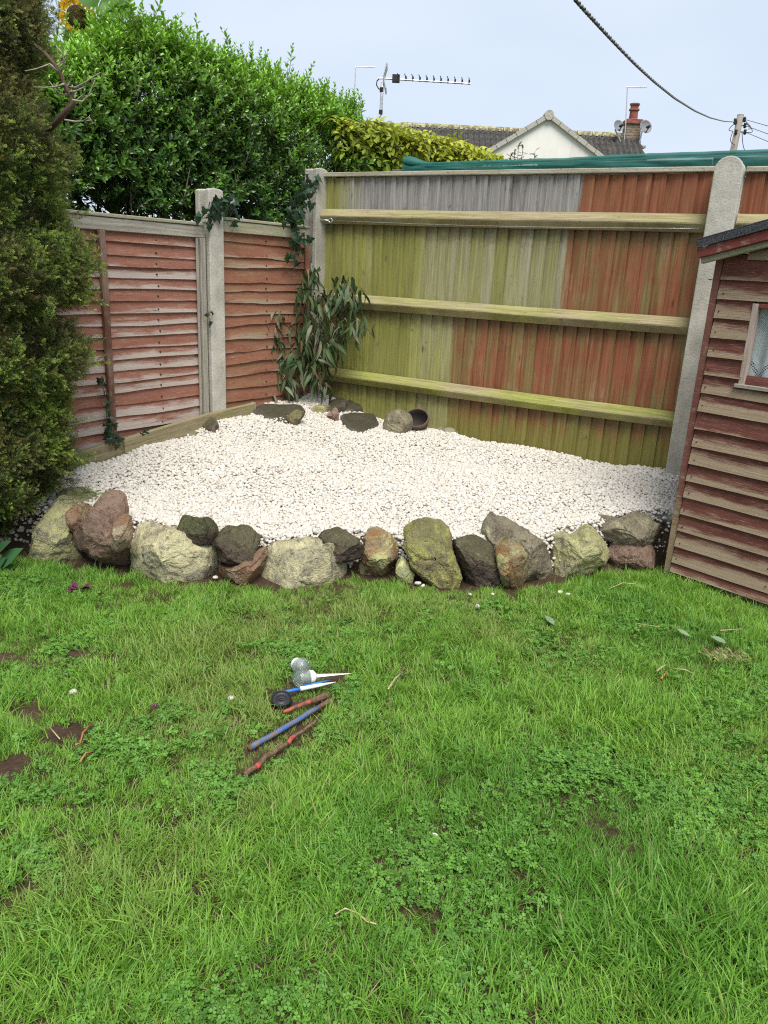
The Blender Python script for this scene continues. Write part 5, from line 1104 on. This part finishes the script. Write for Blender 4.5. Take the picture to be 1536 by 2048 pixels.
def ivy(label, pts, planef, nrm, n, sz, m, trail=True, spread=(14, 14)):
    """leaves around pixel waypoints on a given plane, with a creeping stem"""
    base = planef(*pts[-1]); t = thing('ivy', label, 'ivy', base, 'ivy clumps on fence and posts'); mb = MB()
    if trail: mb.tube([planef(*p)+nrm*.006 for p in pts], .0022, 5); mb.build('stem', M_TWIG, t)
    for i in range(n):
        f = rnd.uniform(0, len(pts)-1); k = min(int(f), len(pts)-2); p = (pts[k][0]+(pts[k+1][0]-pts[k][0])*(f-k)+rnd.gauss(0, spread[0]*.5), pts[k][1]+(pts[k+1][1]-pts[k][1])*(f-k)+rnd.gauss(0, spread[1]*.5))
        q_ = planef(*p)+nrm*rnd.uniform(.008, .04); mb = MB(); ivy_leaf(mb, q_, V3(rnd.gauss(0, .6), 0, -1+rnd.gauss(0, .5))-nrm*.2, nrm+V3(rnd.gauss(0, .35), rnd.gauss(0, .35), .3), sz*rnd.uniform(.6, 1.2)); mb.build('leaf', m, t)
plL = lambda d_: (lambda x, y: on_plane(x, y, LP(0, 0, d_), NL)); plR = lambda d_: (lambda x, y: on_plane(x, y, RP(0, 0, d_), NR))
ivy('dark ivy draped over the slotted post top beside the hedge', [(402, 438), (415, 432), (425, 418), (438, 402), (452, 410), (462, 428)], plL(.06), NL, 60, .05, M_IVY, True, (16, 20))
ivy('dark ivy curtain hanging down the corner post over the narrow panel', [(612, 352), (604, 392), (590, 420), (588, 450), (592, 480), (586, 508)], plL(.075), NL, 75, .055, M_IVY, True, (22, 16))
ivy('few ivy leaves creeping onto the closeboard fence top by the corner post', [(618, 360), (628, 380), (632, 400), (640, 388)], plR(.03), NR, 16, .045, M_IVYY, True, (14, 18))
ivy('small ivy sprig in the slot of the concrete post', [(416, 622), (417, 640), (418, 656)], plL(.065), NL, 9, .026, M_IVY, True, (5, 8))
ivy('ivy climbing the brown batten of the long lapped panel', [(196, 756), (205, 775), (211, 800), (212, 835), (214, 862)], plL(.055), NL, 26, .036, M_IVY, True, (9, 10))
ivy('dark ivy tuft rooted at the foot of the brown batten', [(210, 878), (224, 868), (236, 880)], plL(.085), NL, 22, .045, M_IVY, True, (11, 9))
ivy('two ivy leaves on the lap board above the timber edging', [(279, 866), (296, 858)], plL(.05), NL, 4, .04, M_IVY, False, (5, 3))

# ---- wilted shrub in the corner
b = NB('wilted_leaf'); v = b.attr('tint'); bf = b.n('NewGeometry').outputs['Backfacing']; n = b.noise(b.obj(), 22, 3, .6)
c = b.mix(b.ramp(v, .0, .7), (.032, .068, .022), (.085, .13, .048)); c = b.mix(b.math('MULTIPLY', bf, b.ramp(v, .55, .8)), c, (.20, .22, .15)); c = b.mix(b.ramp(b.math('ADD', v, b.math('MULTIPLY', n, .5)), 1.0, 1.2), c, (.15, .095, .05)); M_WILT = b.leaf(c, .55, .12, .25)
M_WSTEM = plain('pale_woody_stem', (.27, .22, .14), .85, var=.3, sc=20)
ws = thing('wilted_shrub', 'wilted shrub with drooping long leaves in the fence corner', 'shrub', on_gravel(590, 788))
def WP(x, y, d=0.0): return at_depth(x, y, 5.42+d)
rb = [on_gravel(588, 786)+V3(0, .02, -.02), on_gravel(600, 784)+V3(0, .03, -.02), on_gravel(572, 790)+V3(0, .02, -.02)]
heads = [(618, 540, .05), (604, 565, 0), (625, 590, -.02), (640, 585, .0), (660, 600, -.08), (680, 570, -.12), (698, 562, -.12), (706, 590, -.14), (690, 600, -.1), (715, 640, -.12), (612, 620, .02), (640, 640, -.05), (665, 650, -.1), (690, 640, -.14), (600, 650, .05), (625, 670, 0), (655, 690, -.1), (605, 690, 0), (585, 700, .0), (640, 715, -.05), (665, 680, -.14), (598, 730, -.05), (625, 740, -.08), (645, 750, -.05), (528, 625, .0), (533, 655, .0), (538, 690, -.02), (548, 612, .0), (545, 660, -.03), (534, 630, .0), (540, 650, -.04), (552, 640, .0), (530, 665, -.02), (545, 690, -.04), (562, 660, .02), (575, 715, -.02), (570, 755, -.1)]
LM = {}
def wleaf(i):
    if i not in LM:
        mb = MB(); r = random.Random(i); l = r.uniform(.10, .155); wv = r.uniform(.019, .029); k = 6; V = []; F = []; cv = r.uniform(.2, .9); tw = r.uniform(-.8, .8); fold = r.uniform(.3, .9)
        for j in range(k+1):
            t = j/k; wj = wv*math.sin(math.pi*min(1, .08+.92*t)**.8)*.5 if t < 1 else 0; bend = cv*t; z = -l*t*math.cos(bend*.3); x = l*.45*math.sin(min(t*2.2, 1.57))*cv*(1-t*.4); a = tw*t
            for q_ in (-1, 0, 1): V.append((x+abs(q_)*fold*wj*.7, q_*wj*math.cos(a), z+q_*wj*math.sin(a)))
        for j in range(k):
            for q_ in (0, 1): s_ = j*3+q_; F.append((s_, s_+1, s_+4, s_+3))
        mb.add(V, F, None, [r.uniform(0, 1)]*len(V)); LM[i] = mb.data('wilted_leaf', M_WILT, smooth=True)
    return LM[i]
nl = 0
for hi_, (x, y, d_) in enumerate(heads):
    tip = WP(x, y, d_); root = rb[2] if x < 575 else rb[hi_ % 2]; md_ = (root+tip)/2+V3(.05*(1 if x > 600 else -1), 0, .10); mb = MB()
    mb.tube([root, root*.65+md_*.35, md_*.7+tip*.3, tip+ZV*.012, tip+V3(.015*(1 if x > 610 else -1), -.01, -.01)], [.0065, .006, .0045, .003, .002], 6); mb.build('stem', M_WSTEM, ws, smooth=True)
    for k in range(8):
        if nl >= 298: break
        o = bpy.data.objects.new('leaf', wleaf(rnd.randint(0, 23))); COL.objects.link(o); o.parent = ws; o.matrix_parent_inverse = Matrix.Translation(-origin(ws))
        o.location = tuple(tip+V3(rnd.gauss(0, .036), rnd.gauss(0, .04), rnd.uniform(-.06, .04))); o.rotation_euler = (rnd.gauss(0, .40), rnd.gauss(0, .40), rnd.uniform(0, 6.28)); sc_ = rnd.uniform(.8, 1.2); o.scale = (sc_, sc_, sc_); nl += 1
mb = MB(); r = random.Random(4)       # the rest of the foliage behind
for i in range(420):
    x, y, d_ = r.choice(heads); p = WP(x+r.gauss(0, 12), y+r.gauss(8, 16), d_+r.uniform(.0, .16)); me = wleaf(r.randint(0, 23)); mt = Matrix.Rotation(r.uniform(0, 6.28), 3, 'Z') @ Matrix.Rotation(r.gauss(0, .3), 3, 'X'); sc_ = r.uniform(.7, 1.1)
    mb.add([V3(*(mt @ v.co))*sc_+p for v in me.vertices], [tuple(f.vertices) for f in me.polygons], None, [r.random()]*len(me.vertices))
tag(mb.build('back_leaves', M_WILT, ws, smooth=True), kind='stuff')
mb = MB()
for i in range(26):
    p = on_gravel(565+r.gauss(0, 14), 787+r.gauss(0, 4)); a = r.uniform(0, 6.28); e = p+V3(math.cos(a)*.12, math.sin(a)*.08, r.uniform(.0, .08)); mb.tube([p, (p+e)/2+ZV*.04, e], [.0022, .002, .001], 4)
tag(mb.build('dry_stalks', M_DEADTWIG, ws), kind='stuff')

# ------------------------------------------------------------------ lawn
def lz(x, y): return lawn_z(x, y)
BARE = [(140, 1462, .10, .05), (118, 1478, .07, .04), (40, 1420, .11, .045), (10, 1530, .10, .05), (60, 1432, .06, .03), (160, 1310, .09, .03), (220, 1318, .06, .03), (455, 1190, .07, .025), (300, 1188, .09, .02), (250, 1172, .08, .03), (700, 1176, .05, .015), (930, 1205, .12, .03), (1150, 1240, .07, .03), (500, 1240, .12, .03), (1090, 1310, .05, .02), (10, 1320, .08, .03), (320, 1390, .05, .02), (1350, 1395, .06, .03), (570, 1570, .0, .0), (1450, 1308, .07, .035), (480, 1452, .05, .015), (40, 1790, .06, .04), (640, 1230, .09, .02), (430, 1205, .05, .02)]
BG = [(*on_height(x, y, 0)[:2], rx*.8, ry*.8) for x, y, rx, ry in BARE if rx > 0]
def bare(x, y):
    v = 0
    for bx, by, rx, ry in BG:
        d = ((x-bx)/rx)**2+((y-by)/(ry*1.6))**2
        if d < 3: v = max(v, 1.25-d+.5*fbm((x*14, y*14, 0), 1, 2))
    return v
M_GRASS = NB('grass_blade'); b = M_GRASS; v = b.attr('tint'); r_ = b.rand(); tn = b.attr('tone', 'INSTANCER'); p = b.pos(); n = b.noise(p, 1.5, 4, .6)
c = b.mix(b.math('ADD', b.math('MULTIPLY', v, .75), b.math('MULTIPLY', r_, .25)), (.105, .25, .028), (.315, .545, .078)); c = b.mix(b.ramp(tn, .45, .0, 0, .55), c, (.29, .31, .10)); c = b.mix(b.ramp(tn, .6, 1.0, 0, .7), c, (.095, .26, .032)); c = b.mix(b.ramp(b.math('ADD', v, b.math('MULTIPLY', r_, .0)), .965, .985, 0, .9), c, (.36, .29, .14)); M_GRASS = b.leaf(c, .42, .38, .32, b.mix(.4, c, (.30, .52, .04)))
def grass_clump(seed, nb, rad, ln, flat):
    r = random.Random(seed); mb = MB(); ha = r.uniform(0, 6.28)
    for i in range(nb):
        q0 = r.uniform(0, 6.28); rr_ = rad*math.sqrt(r.random()); x, y = rr_*math.cos(q0), rr_*math.sin(q0); l = ln*r.uniform(.45, 1.25); w_ = r.uniform(.0017, .0034); a = ha+r.gauss(0, 1.0); lean = min(1.45, abs(r.gauss(flat, .35))); curl = r.uniform(.2, 1.1); tw = r.gauss(0, .5)
        k = 4; V = []; px_, pz = 0.0, -.004; ang = lean*.55
        for j in range(k+1):
            t = j/k; wj = w_*(1-t**2.2)*.5+.00012; ss = V3(-math.sin(a+tw*t), math.cos(a+tw*t), .25*math.sin(tw)); ctr = V3(x+math.cos(a)*px_, y+math.sin(a)*px_, pz); V += [ctr-ss*wj, ctr+ss*wj]; px_ += math.sin(ang)*l/k; pz += math.cos(ang)*l/k; ang += curl*.55/k*2
        mb.add(V, [(2*j, 2*j+1, 2*j+3, 2*j+2) for j in range(k)], None, r.random())
    return mb.data('grass_tuft', M_GRASS)
B_GR = bank('grass_bank', [grass_clump(i, 34, .036, (.034, .042, .05, .062, .038, .046, .07, .03)[i % 8], (.75, .95, .6, .8, 1.1, .9, .7, 1.15)[i % 8]) for i in range(12)])
def in_view(x, y):
    return y > .72 and y < 3.95 and abs(x) < .55+.62*y+.25
LINES = [[on_height(*p, 0)[:2] for p in l] for l in (((498, 1502), (659, 1402)), ((566, 1424), (655, 1390)), ((490, 1555), (634, 1446)), ((555, 1384), (672, 1364)), ((620, 1352), (706, 1349)), ((545, 1402), (580, 1402)), ((590, 1365), (620, 1365)))]
def clear(x, y):
    d = 9
    for a, b_ in LINES:
        ab = b_-a; t = np.clip(((x-a[0])*ab[0]+(y-a[1])*ab[1])/(ab@ab), 0, 1); d = min(d, math.hypot(x-a[0]-ab[0]*t, y-a[1]-ab[1]*t))
    return d
P, E_, Sc, T, PK = [], [], [], [], []
for y0 in np.arange(.72, 3.9, .0235):
    for x0_ in np.arange(-2.9, 3.2, .0235):
        x, y = x0_+rng.uniform(-.012, .012), y0+rng.uniform(-.012, .012)
        if not in_view(x, y): continue
        e = yfront(x)-y
        if e < -.015: continue
        if e < .03 and -1.5 < x < 1.25 and rng.random() > .45+e*14+.5*fbm((x*5, y*5, 2), 1, 2): continue
        bv = bare(x, y)
        if bv > .35 and rng.random() < min(.97, bv*1.2): continue
        cl_ = clear(x, y)
        if cl_ < .022 and rng.random() < .75: continue
        th = fbm((x*2.6, y*2.6, 11), 1, 3)
        if rng.random() < .22-.3*th: continue
        P.append((x, y, lz(x, y)-.002)); hd_ = 2.2*fbm((x*.9, y*.9, 3), 1, 2)*3.14+rng.normal(0, .9); E_.append((rng.normal(0, .12), rng.normal(0, .12), hd_))
        tall = 1.0+.55*fbm((x*1.9, y*1.9, 7), 1, 3); tall *= 1.25 if x > 1.0 and e < .35 else 1; tall *= .72+.28*min(1, max(0, e)/.3)
        Sc.append(np.array([1, 1, 1])*np.clip(rng.uniform(.72, 1.12)*tall, .5, 1.6)*(1 if bv < .1 else .75)*(.6 if cl_ < .05 else 1)); T.append(np.clip(.52+.75*fbm((x*1.1+4, y*1.1, 5), 1, 3)+rng.normal(0, .10)-.22*max(0, 1-abs(y-2.75)/.5)*(x < .9)+(.18 if y < 2.0 else 0), 0, 1))
        base_ = rng.integers(0, 12); PK.append(base_)
gr = scatter('grass', P, E_, Sc, B_GR, T, None, PK); tag(gr, 'mown green lawn grass in uneven tufts', None, None, 'stuff'); print('grass', len(P))
# clover
M_CLO = m_leaf('clover_leaf', (.15, .32, .045), (.085, .21, .035), .5, .25, (.12, .30, .05), .3, .35)
def clover(seed):
    r = random.Random(seed); mb = MB()
    for i in range(9):
        a = r.uniform(0, 6.28); rr_ = .038*math.sqrt(r.random()); h = r.uniform(.010, .026); c_ = V3(rr_*math.cos(a), rr_*math.sin(a), h); n_ = V3(r.gauss(0, .35), r.gauss(0, .35), 1); n_ /= np.linalg.norm(n_); a0 = r.uniform(0, 6.28); ux = np.cross(n_, V3(math.cos(a0), math.sin(a0), 0)); ux /= np.linalg.norm(ux); uy = np.cross(n_, ux); t = r.random()
        for k in range(3):
            th = k*2.094; d = ux*math.cos(th)+uy*math.sin(th); s = np.cross(n_, d); l = r.uniform(.0075, .0115)
            mb.add([c_, c_+d*l*.55+s*l*.48, c_+d*l*.95+s*l*.30, c_+d*l*.88-n_*l*.06, c_+d*l*.95-s*l*.30, c_+d*l*.55-s*l*.48], [(0, 1, 2, 3), (0, 3, 4, 5)], None, t)
        mb.tube([V3(c_[0]*.6, c_[1]*.6, 0), c_], .0006, 3, t, False)
    return mb.data('clover_patch', M_CLO)
B_CLO = bank('clover_bank', [clover(i) for i in range(7)])
P, E_, Sc, T = [], [], [], []
for _ in range(30000):
    x, y = rng.uniform(-2.4, 2.8), rng.uniform(.72, 3.3)
    if not in_view(x, y) or yfront(x)-y < .15 or bare(x, y) > .3: continue
    k = fbm((x*2.4, y*2.4, 21), 1, 3)+.10*(y < 2.1)+.05*(x > .2)
    if k+rng.normal(0, .34) < .44: continue
    if clear(x, y) < .035: continue
    P.append((x, y, lz(x, y)+rng.uniform(-.002, .010))); E_.append((rng.normal(0, .12), rng.normal(0, .12), rng.uniform(0, 6.28))); Sc.append(rng.uniform(.55, .95)); T.append(np.clip(.5+rng.normal(0, .28), 0, 1))
tag(scatter('clover', P, E_, Sc, B_CLO, T), 'low clover growing among the lawn grass', None, None, 'stuff'); print('clover', len(P))

# ------------------------------------------------------------------ things lying on the lawn
def G(x, y, h=.0): p = on_height(x, y, .02); return V3(p[0], p[1], lz(p[0], p[1])+h)
b = NB('crackle_glass'); n = b.vor(b.obj(), 75, 'DISTANCE_TO_EDGE')['Distance']; n2 = b.noise(b.obj(), 30, 4, .6)
gb = b.n('BsdfPrincipled', Base_Color=b.mix(b.ramp(n, .06, .01), (.55, .63, .58), (.85, .9, .87)), Roughness=.07, IOR=1.45); gb.inputs['Transmission Weight'].default_value = .8; b.put(gb.inputs['Normal'], b.bump(b.math('ADD', n, n2), .35, .003))
tp = b.n('BsdfTransparent', Color=(.86, .92, .88)); b.t.links.new(b.n('MixShader', i0=b.ramp(n2, .4, .65, .25, .55), i1=gb.outputs[0], i2=tp.outputs[0]).outputs[0], b.out.inputs[0]); M_GLOBE = b.m
M_WHITEP = plain('white_plastic', (.74, .74, .71), .4, var=.08); M_GREYP = plain('grey_plastic', (.36, .36, .35), .45)
def solar(label, px, py, rpx, toward, stake_px):
    c_ = G(px, py+rpx*.55, .0); r_ = rpx/F_PX*np.linalg.norm(c_-CAMP); c_ = c_+ZV*(r_*.98+.012); t = thing('solar_light', label, 'garden light', c_-ZV*r_, 'glass ball garden lights on the lawn')
    ax = (G(*toward, .0)+ZV*.012)-c_; ax = ax*V3(1, 1, .35); ax /= np.linalg.norm(ax)
    mb = MB(); prof = [(r_*math.sin(a), -r_*math.cos(a)) for a in np.linspace(.02, math.pi-.62, 18)]; mb.lathe(prof, c_, ax, 28); mb.build('globe', M_GLOBE, t, smooth=True)
    e = c_+ax*r_*.80; mb = MB(); mb.lathe([(.001, -.004), (r_*.60, -.004), (r_*.66, 0), (r_*.66, .012), (r_*.56, .016), (r_*.3, .026), (.001, .028)], e, ax, 22); mb.build('collar', M_WHITEP, t, smooth=True)
    mb = MB(); mb.lathe([(.001, -.03), (r_*.42, -.028), (r_*.45, -.005), (.001, -.004)], e, ax, 16); mb.build('lamp_core', M_GREYP, t, smooth=True)
    if stake_px:
        s0 = e+ax*.02; s1 = G(*stake_px, .034); d = s1-s0; mb = MB(); sx_ = np.cross(d, ZV); sx_ /= np.linalg.norm(sx_)
        mb.add([s0+sx_*.009, s0-sx_*.009, s0+ZV*.009, s0-ZV*.006, s1], [(0, 2, 4), (2, 1, 4), (1, 3, 4), (3, 0, 4), (0, 3, 1, 2)]); mb.build('ground_spike', M_WHITEP, t)
solar('glass ball solar light with its white spike still attached', 604, 1352, 19.5, (660, 1350), (706, 1349))
solar('glass ball solar light lying behind the spiked one, missing its spike', 603, 1331, 18.5, (580, 1322), None)
# half-round stake, blue outside and white inside
M_BLUE = NB('worn_blue_paint'); b = M_BLUE; n = b.noise(b.uv(), 60, 5, .7); n2 = b.noise(b.obj(), 55, 5, .7); M_BLUE = b.done(b.mix(b.ramp(n2, .44, .54), (.045, .13, .36), b.mix(b.ramp(n, .3, .7), (.11, .08, .055), (.22, .175, .14))), .6, b.bump(n2, .5, .003), .3)
M_RED = NB('worn_red_paint'); b = M_RED; n2 = b.noise(b.obj(), 48, 5, .7); M_RED = b.done(b.mix(b.ramp(n2, .46, .55), (.42, .085, .055), (.13, .075, .05)), .7, b.bump(n2, .5, .003), .25)
M_SOILY = NB('soil_caked'); b = M_SOILY; n2 = b.noise(b.obj(), 70, 5, .7); M_SOILY = b.done(b.mix(b.ramp(n2, .3, .7), (.09, .055, .035), (.22, .135, .085)), .95, b.bump(n2, .9, .006), .1)
M_BLUEC = plain('blue_plastic', (.03, .14, .42), .45, var=.2)
a0, a1 = G(555, 1384, .022), G(672, 1364, .030)
t = thing('broken_stake', 'split white and blue tapering stake beside the glass ball lights', 'stake', a0)
mb = MB(); mb.tube([a0, a0+(a1-a0)*.42], [.006, .0065], 8); mb.build('blue_section', M_BLUEC, t, smooth=True)
mb = MB(); d = a1-a0; sx_ = np.cross(d/np.linalg.norm(d), ZV); s0 = a0+d*.38; mb.tube([s0, a0+d*.7, a1], [.0085, .0065, .0012], 8); mb.build('white_section', M_WHITEP, t, smooth=True)
mb = MB(); mb.tube([s0+V3(.01, .008, .006), a0+d*.7+V3(0, .007, .006), a1+V3(-.02, .004, .004)], [.005, .004, .0012], 6); mb.build('blue_strip', M_BLUEC, t, smooth=True)
# black cap
c_ = G(563, 1398, .026); rad = 20/F_PX*np.linalg.norm(c_-CAMP); ax = V3(.05, -.28, 1); t = thing('round_cap', 'round black plastic cap lying in the grass by the sticks', 'plastic cap', c_)
mb = MB(); mb.lathe([(rad*.93, -.010), (rad, -.008), (rad, .008), (rad*.95, .010), (rad*.90, .007), (rad*.86, .0), (rad*.5, -.001), (rad*.46, .002), (rad*.16, .002), (rad*.14, -.004), (.001, -.004)], c_, ax, 30); mb.build('disc', M_BLACKP, t, smooth=True)
mb = MB(); mb.lathe([(rad*.22, .002), (rad*.22, .006), (rad*.13, .006), (rad*.12, .0)], c_, ax, 16); mb.build('hub', plain('dark_hub', (.035, .035, .037), .45), t, smooth=True)
def stick(name, label, x0_, y0_, x1_, y1_, r0, r1, secs, wig=.004, hh=.024):
    A, B_ = G(x0_, y0_, hh), G(x1_, y1_, hh+.004); t = thing(name, label, 'stick', A, 'old sticks lying on the lawn'); d = B_-A; s = np.cross(d/np.linalg.norm(d), ZV)
    f0 = 0
    for f1, m_, nm, k_ in secs:
        mb = MB(); N = 9; pts = []; rr_ = []
        for i in range(N+1): f = f0+(f1-f0)*i/N; w_ = wig*fbm((f*5, x0_, 0), 1, 2); pts.append(A+d*f+s*w_+ZV*wig*.5*fbm((f*6, x0_, 5), 1, 2)); rr_.append((r0+(r1-r0)*f)*k_*(1+.10*fbm((f*20, x0_, 9), 1, 2)))
        mb.tube(pts, rr_, 10); mb.build(nm, m_, t, smooth=True); f0 = f1
stick('painted_stick', 'blue painted stick with worn brown patches lying on the lawn', 498, 1502, 659, 1402, .009, .0078, [(.03, M_SOILY, 'dark_end', .92), (.84, M_BLUE, 'painted_length', 1.0), (1.0, M_SOILY, 'soil_crust', 1.06)], .003)
stick('painted_stick', 'red painted stick with one soil caked end nearest the black cap', 566, 1424, 655, 1390, .006, .0098, [(.62, M_RED, 'painted_length', 1.0), (1.0, M_SOILY, 'soil_crust', 1.15)], .003)
stick('soil_caked_stick', 'thin soil caked stick with a red speck, the lowest of the sticks', 490, 1555, 634, 1446, .0076, .0064, [(.12, M_SOILY, 'soil_crust', 1.1), (.15, plain('red_speck', (.6, .05, .04)), 'red_band', 1.15), (.55, M_SOILY, 'caked_length', 1.0), (.68, M_RED, 'painted_length', .95), (1.0, M_SOILY, 'thin_end', .75)], .012)
# pebbles strayed onto the grass
STRAY = [(145, 1376, .012, 'white pebble on bare earth beside the torn turf'), (463, 1393, .013, 'white stone chip in the grass beside the black cap'), (955, 1214, .014, 'white pebble on the lawn below the dark brown border rock'), (1120, 1184, .013, 'larger white pebble below the broad yellow lichened rock'), (1136, 1187, .010, 'white pebble touching the larger one below the yellow lichened rock'), (1275, 1183, .010, 'white pebble on the lawn nearest the playhouse'), (940, 1187, .010, 'tiny white pebble at the foot of the dark brown border rock'), (985, 1188, .009, 'tiny white pebble at the foot of the orange topped rock'), (870, 1672, .007, 'single white pebble far out in the lawn'), (431, 1153, .011, 'white pebble fallen between the widest pale block and its neighbour'), (836, 1163, .012, 'white pebble fallen beside the smallest yellow green rock'), (846, 1167, .010, 'second white pebble fallen beside the smallest yellow green rock')]
for i, (x, y, s, lb) in enumerate(STRAY):
    o = link('pebble', PEB[i % 9]); o.location = tuple(G(x, y, s*.9+.006)); o.scale = (s*1.25, s, s); o.rotation_euler = (rnd.uniform(-.3, .3), rnd.uniform(-.3, .3), rnd.uniform(0, 6)); tag(o, lb, 'pebble', 'pebbles strayed onto the lawn')
# twigs
M_STRAW = plain('straw_twig', (.42, .33, .18), .8, var=.25, sc=60); M_BRTWIG = plain('orange_brown_twig', (.34, .15, .06), .8, var=.3, sc=50)
TW = [([(776, 1379), (790, 1360), (803, 1342)], .0035, M_STRAW, 'straight straw coloured twig right of the glass ball lights'.replace('right of', 'lying clear of')), ([(183, 1447), (166, 1468), (160, 1485), (150, 1490)], .003, M_BRTWIG, 'bent orange twig lying across the bare earth patch'), ([(1313, 1345), (1325, 1338), (1333, 1330)], .004, M_STRAW, 'short pale twig in the grass below the dry grass tuft'), ([(1322, 1360), (1334, 1346)], .004, M_BRTWIG, 'short orange twig beside the short pale one'), ([(1345, 1340), (1370, 1345), (1387, 1349)], .003, M_STRAW, 'thin pale twig pointing towards the dry grass tuft'), ([(1218, 1178), (1245, 1168), (1270, 1167), (1290, 1176)], .0025, M_STRAW, 'curved straw lying before the low brown border rock'), ([(1440, 1265), (1484, 1262)], .0028, M_STRAW, 'straight straw below the playhouse wall'), ([(670, 1833), (690, 1825), (715, 1828), (735, 1847), (752, 1856)], .0022, M_STRAW, 'bent pale straw far out in the lawn'), ([(100, 1452), (120, 1480)], .0022, M_STRAW, 'pale grass stalk beside the bare earth patch'), ([(1268, 1253), (1318, 1262)], .002, M_STRAW, 'thin straw below the strayed pebble near the playhouse'), ([(160, 1525), (172, 1510), (185, 1503)], .003, M_BRTWIG, 'short orange root below the bare earth patch')]
for pts, r_, m_, lb in TW:
    mb = MB(); q = [G(x, y, .026+.006*math.sin(i*2)) for i, (x, y) in enumerate(pts)]; mb.tube(q, [r_*(1-.4*i/len(q)) for i in range(len(q))], 6); tag(mb.build('twig', m_, smooth=True), lb, 'twig', 'twigs and straws on the lawn')
# fallen leaves
M_FALL = m_leaf('fallen_leaf', (.26, .36, .20), (.20, .30, .16), .5, .2, None, .3, .2); M_PURP = plain('purple_leaf', (.11, .02, .055), .6, var=.4)
for (x, y, x2, y2, wd, lb) in ((1090, 1237, 1106, 1252, .032, 'pale green leaf lying flat below the orange topped rock'), (1352, 1265, 1376, 1276, .024, 'pale green leaf on the lawn near the playhouse'), (1420, 1280, 1448, 1290, .03, 'long dull green leaf beside the dry grass tuft')):
    p0, p1 = G(x, y, .035), G(x2, y2, .035); mb = MB(); leaf_shape(mb, p0, p1-p0, V3(.1, -.35, 1), np.linalg.norm(p1-p0)*1.15, wd, .12, .1, .8, 5); tag(mb.build('fallen_leaf', M_FALL, smooth=True), lb, 'leaf', 'leaves lying on the lawn')
t = thing('purple_weed', 'small dark purple leaved weed before the pointed brown rock', 'weed', G(160, 1178)); r = random.Random(2)
for i in range(11):
    a = r.uniform(0, 6.28); d = V3(math.cos(a), math.sin(a)*.7, r.uniform(.1, .8)); mb = MB(); leaf_shape(mb, G(158, 1176, .02)+d*.008, d, V3(-d[0]*.5, -d[1]*.5, 1), r.uniform(.03, .06), .026, .3, .3, .5, 4); mb.build('leaf', M_PURP, t, smooth=True)
t = thing('purple_weed', 'tiny purple leaf tuft in the grass beyond the torn turf', 'weed', G(308, 1414))
for i in range(5):
    a = r.uniform(0, 6.28); d = V3(math.cos(a), math.sin(a), .5); mb = MB(); leaf_shape(mb, G(308, 1414, .022), d, V3(0, 0, 1), .02, .012, .3, .3, .5, 4); mb.build('leaf', M_PURP, t, smooth=True)
# broad-leaved weed by the conifer foot
M_WEED = m_leaf('broad_weed_leaf', (.07, .17, .06), (.04, .11, .04), .45, .25, None, .35, .3)
t = thing('broad_leaved_weed', 'broad leaved green weed at the foot of the conifer', 'weed', G(8, 1140))
for (x0_, y0_, x1_, y1_, w_, dz) in ((-6, 1140, 24, 1098, .075, .03), (-10, 1128, 18, 1142, .07, .02), (-12, 1110, 6, 1082, .05, .04), (-18, 1150, -4, 1118, .07, .05), (-30, 1130, -50, 1105, .07, .05)):
    p0, p1 = at_depth(x0_, y0_, 3.22), at_depth(x1_, y1_, 3.18); mb = MB(); leaf_shape(mb, p0, p1-p0, V3(.1, -.6, .8), np.linalg.norm(p1-p0)*1.1, w_, .15, .25, rnd.random(), 5); mb.build('leaf', M_WEED, t, smooth=True)
    mb = MB(); mb.tube([V3(G(5, 1150)[0]-.03, 3.25, 0), p0], .0025, 5); mb.build('leaf_stalk', M_WEED, t)
# dry grass tuft
t = MB(); r = random.Random(6); c_ = G(1450, 1310)
for i in range(130):
    a = r.uniform(0, 6.28); p = c_+V3(r.gauss(0, .035), r.gauss(0, .022), .004); l = r.uniform(.02, .05); d = V3(math.cos(a), math.sin(a), r.uniform(.0, .7)); s = np.cross(d, ZV); s /= np.linalg.norm(s)+1e-9; t.add([p-s*.001, p+s*.001, p+d*l*.6+s*.0008+ZV*.008, p+d*l+ZV*.004], [(0, 1, 2, 3)], None, r.random())
tag(t.build('dry_grass_tuft', M_STRAW), 'flattened tuft of dry straw coloured grass near the playhouse', 'grass tuft')
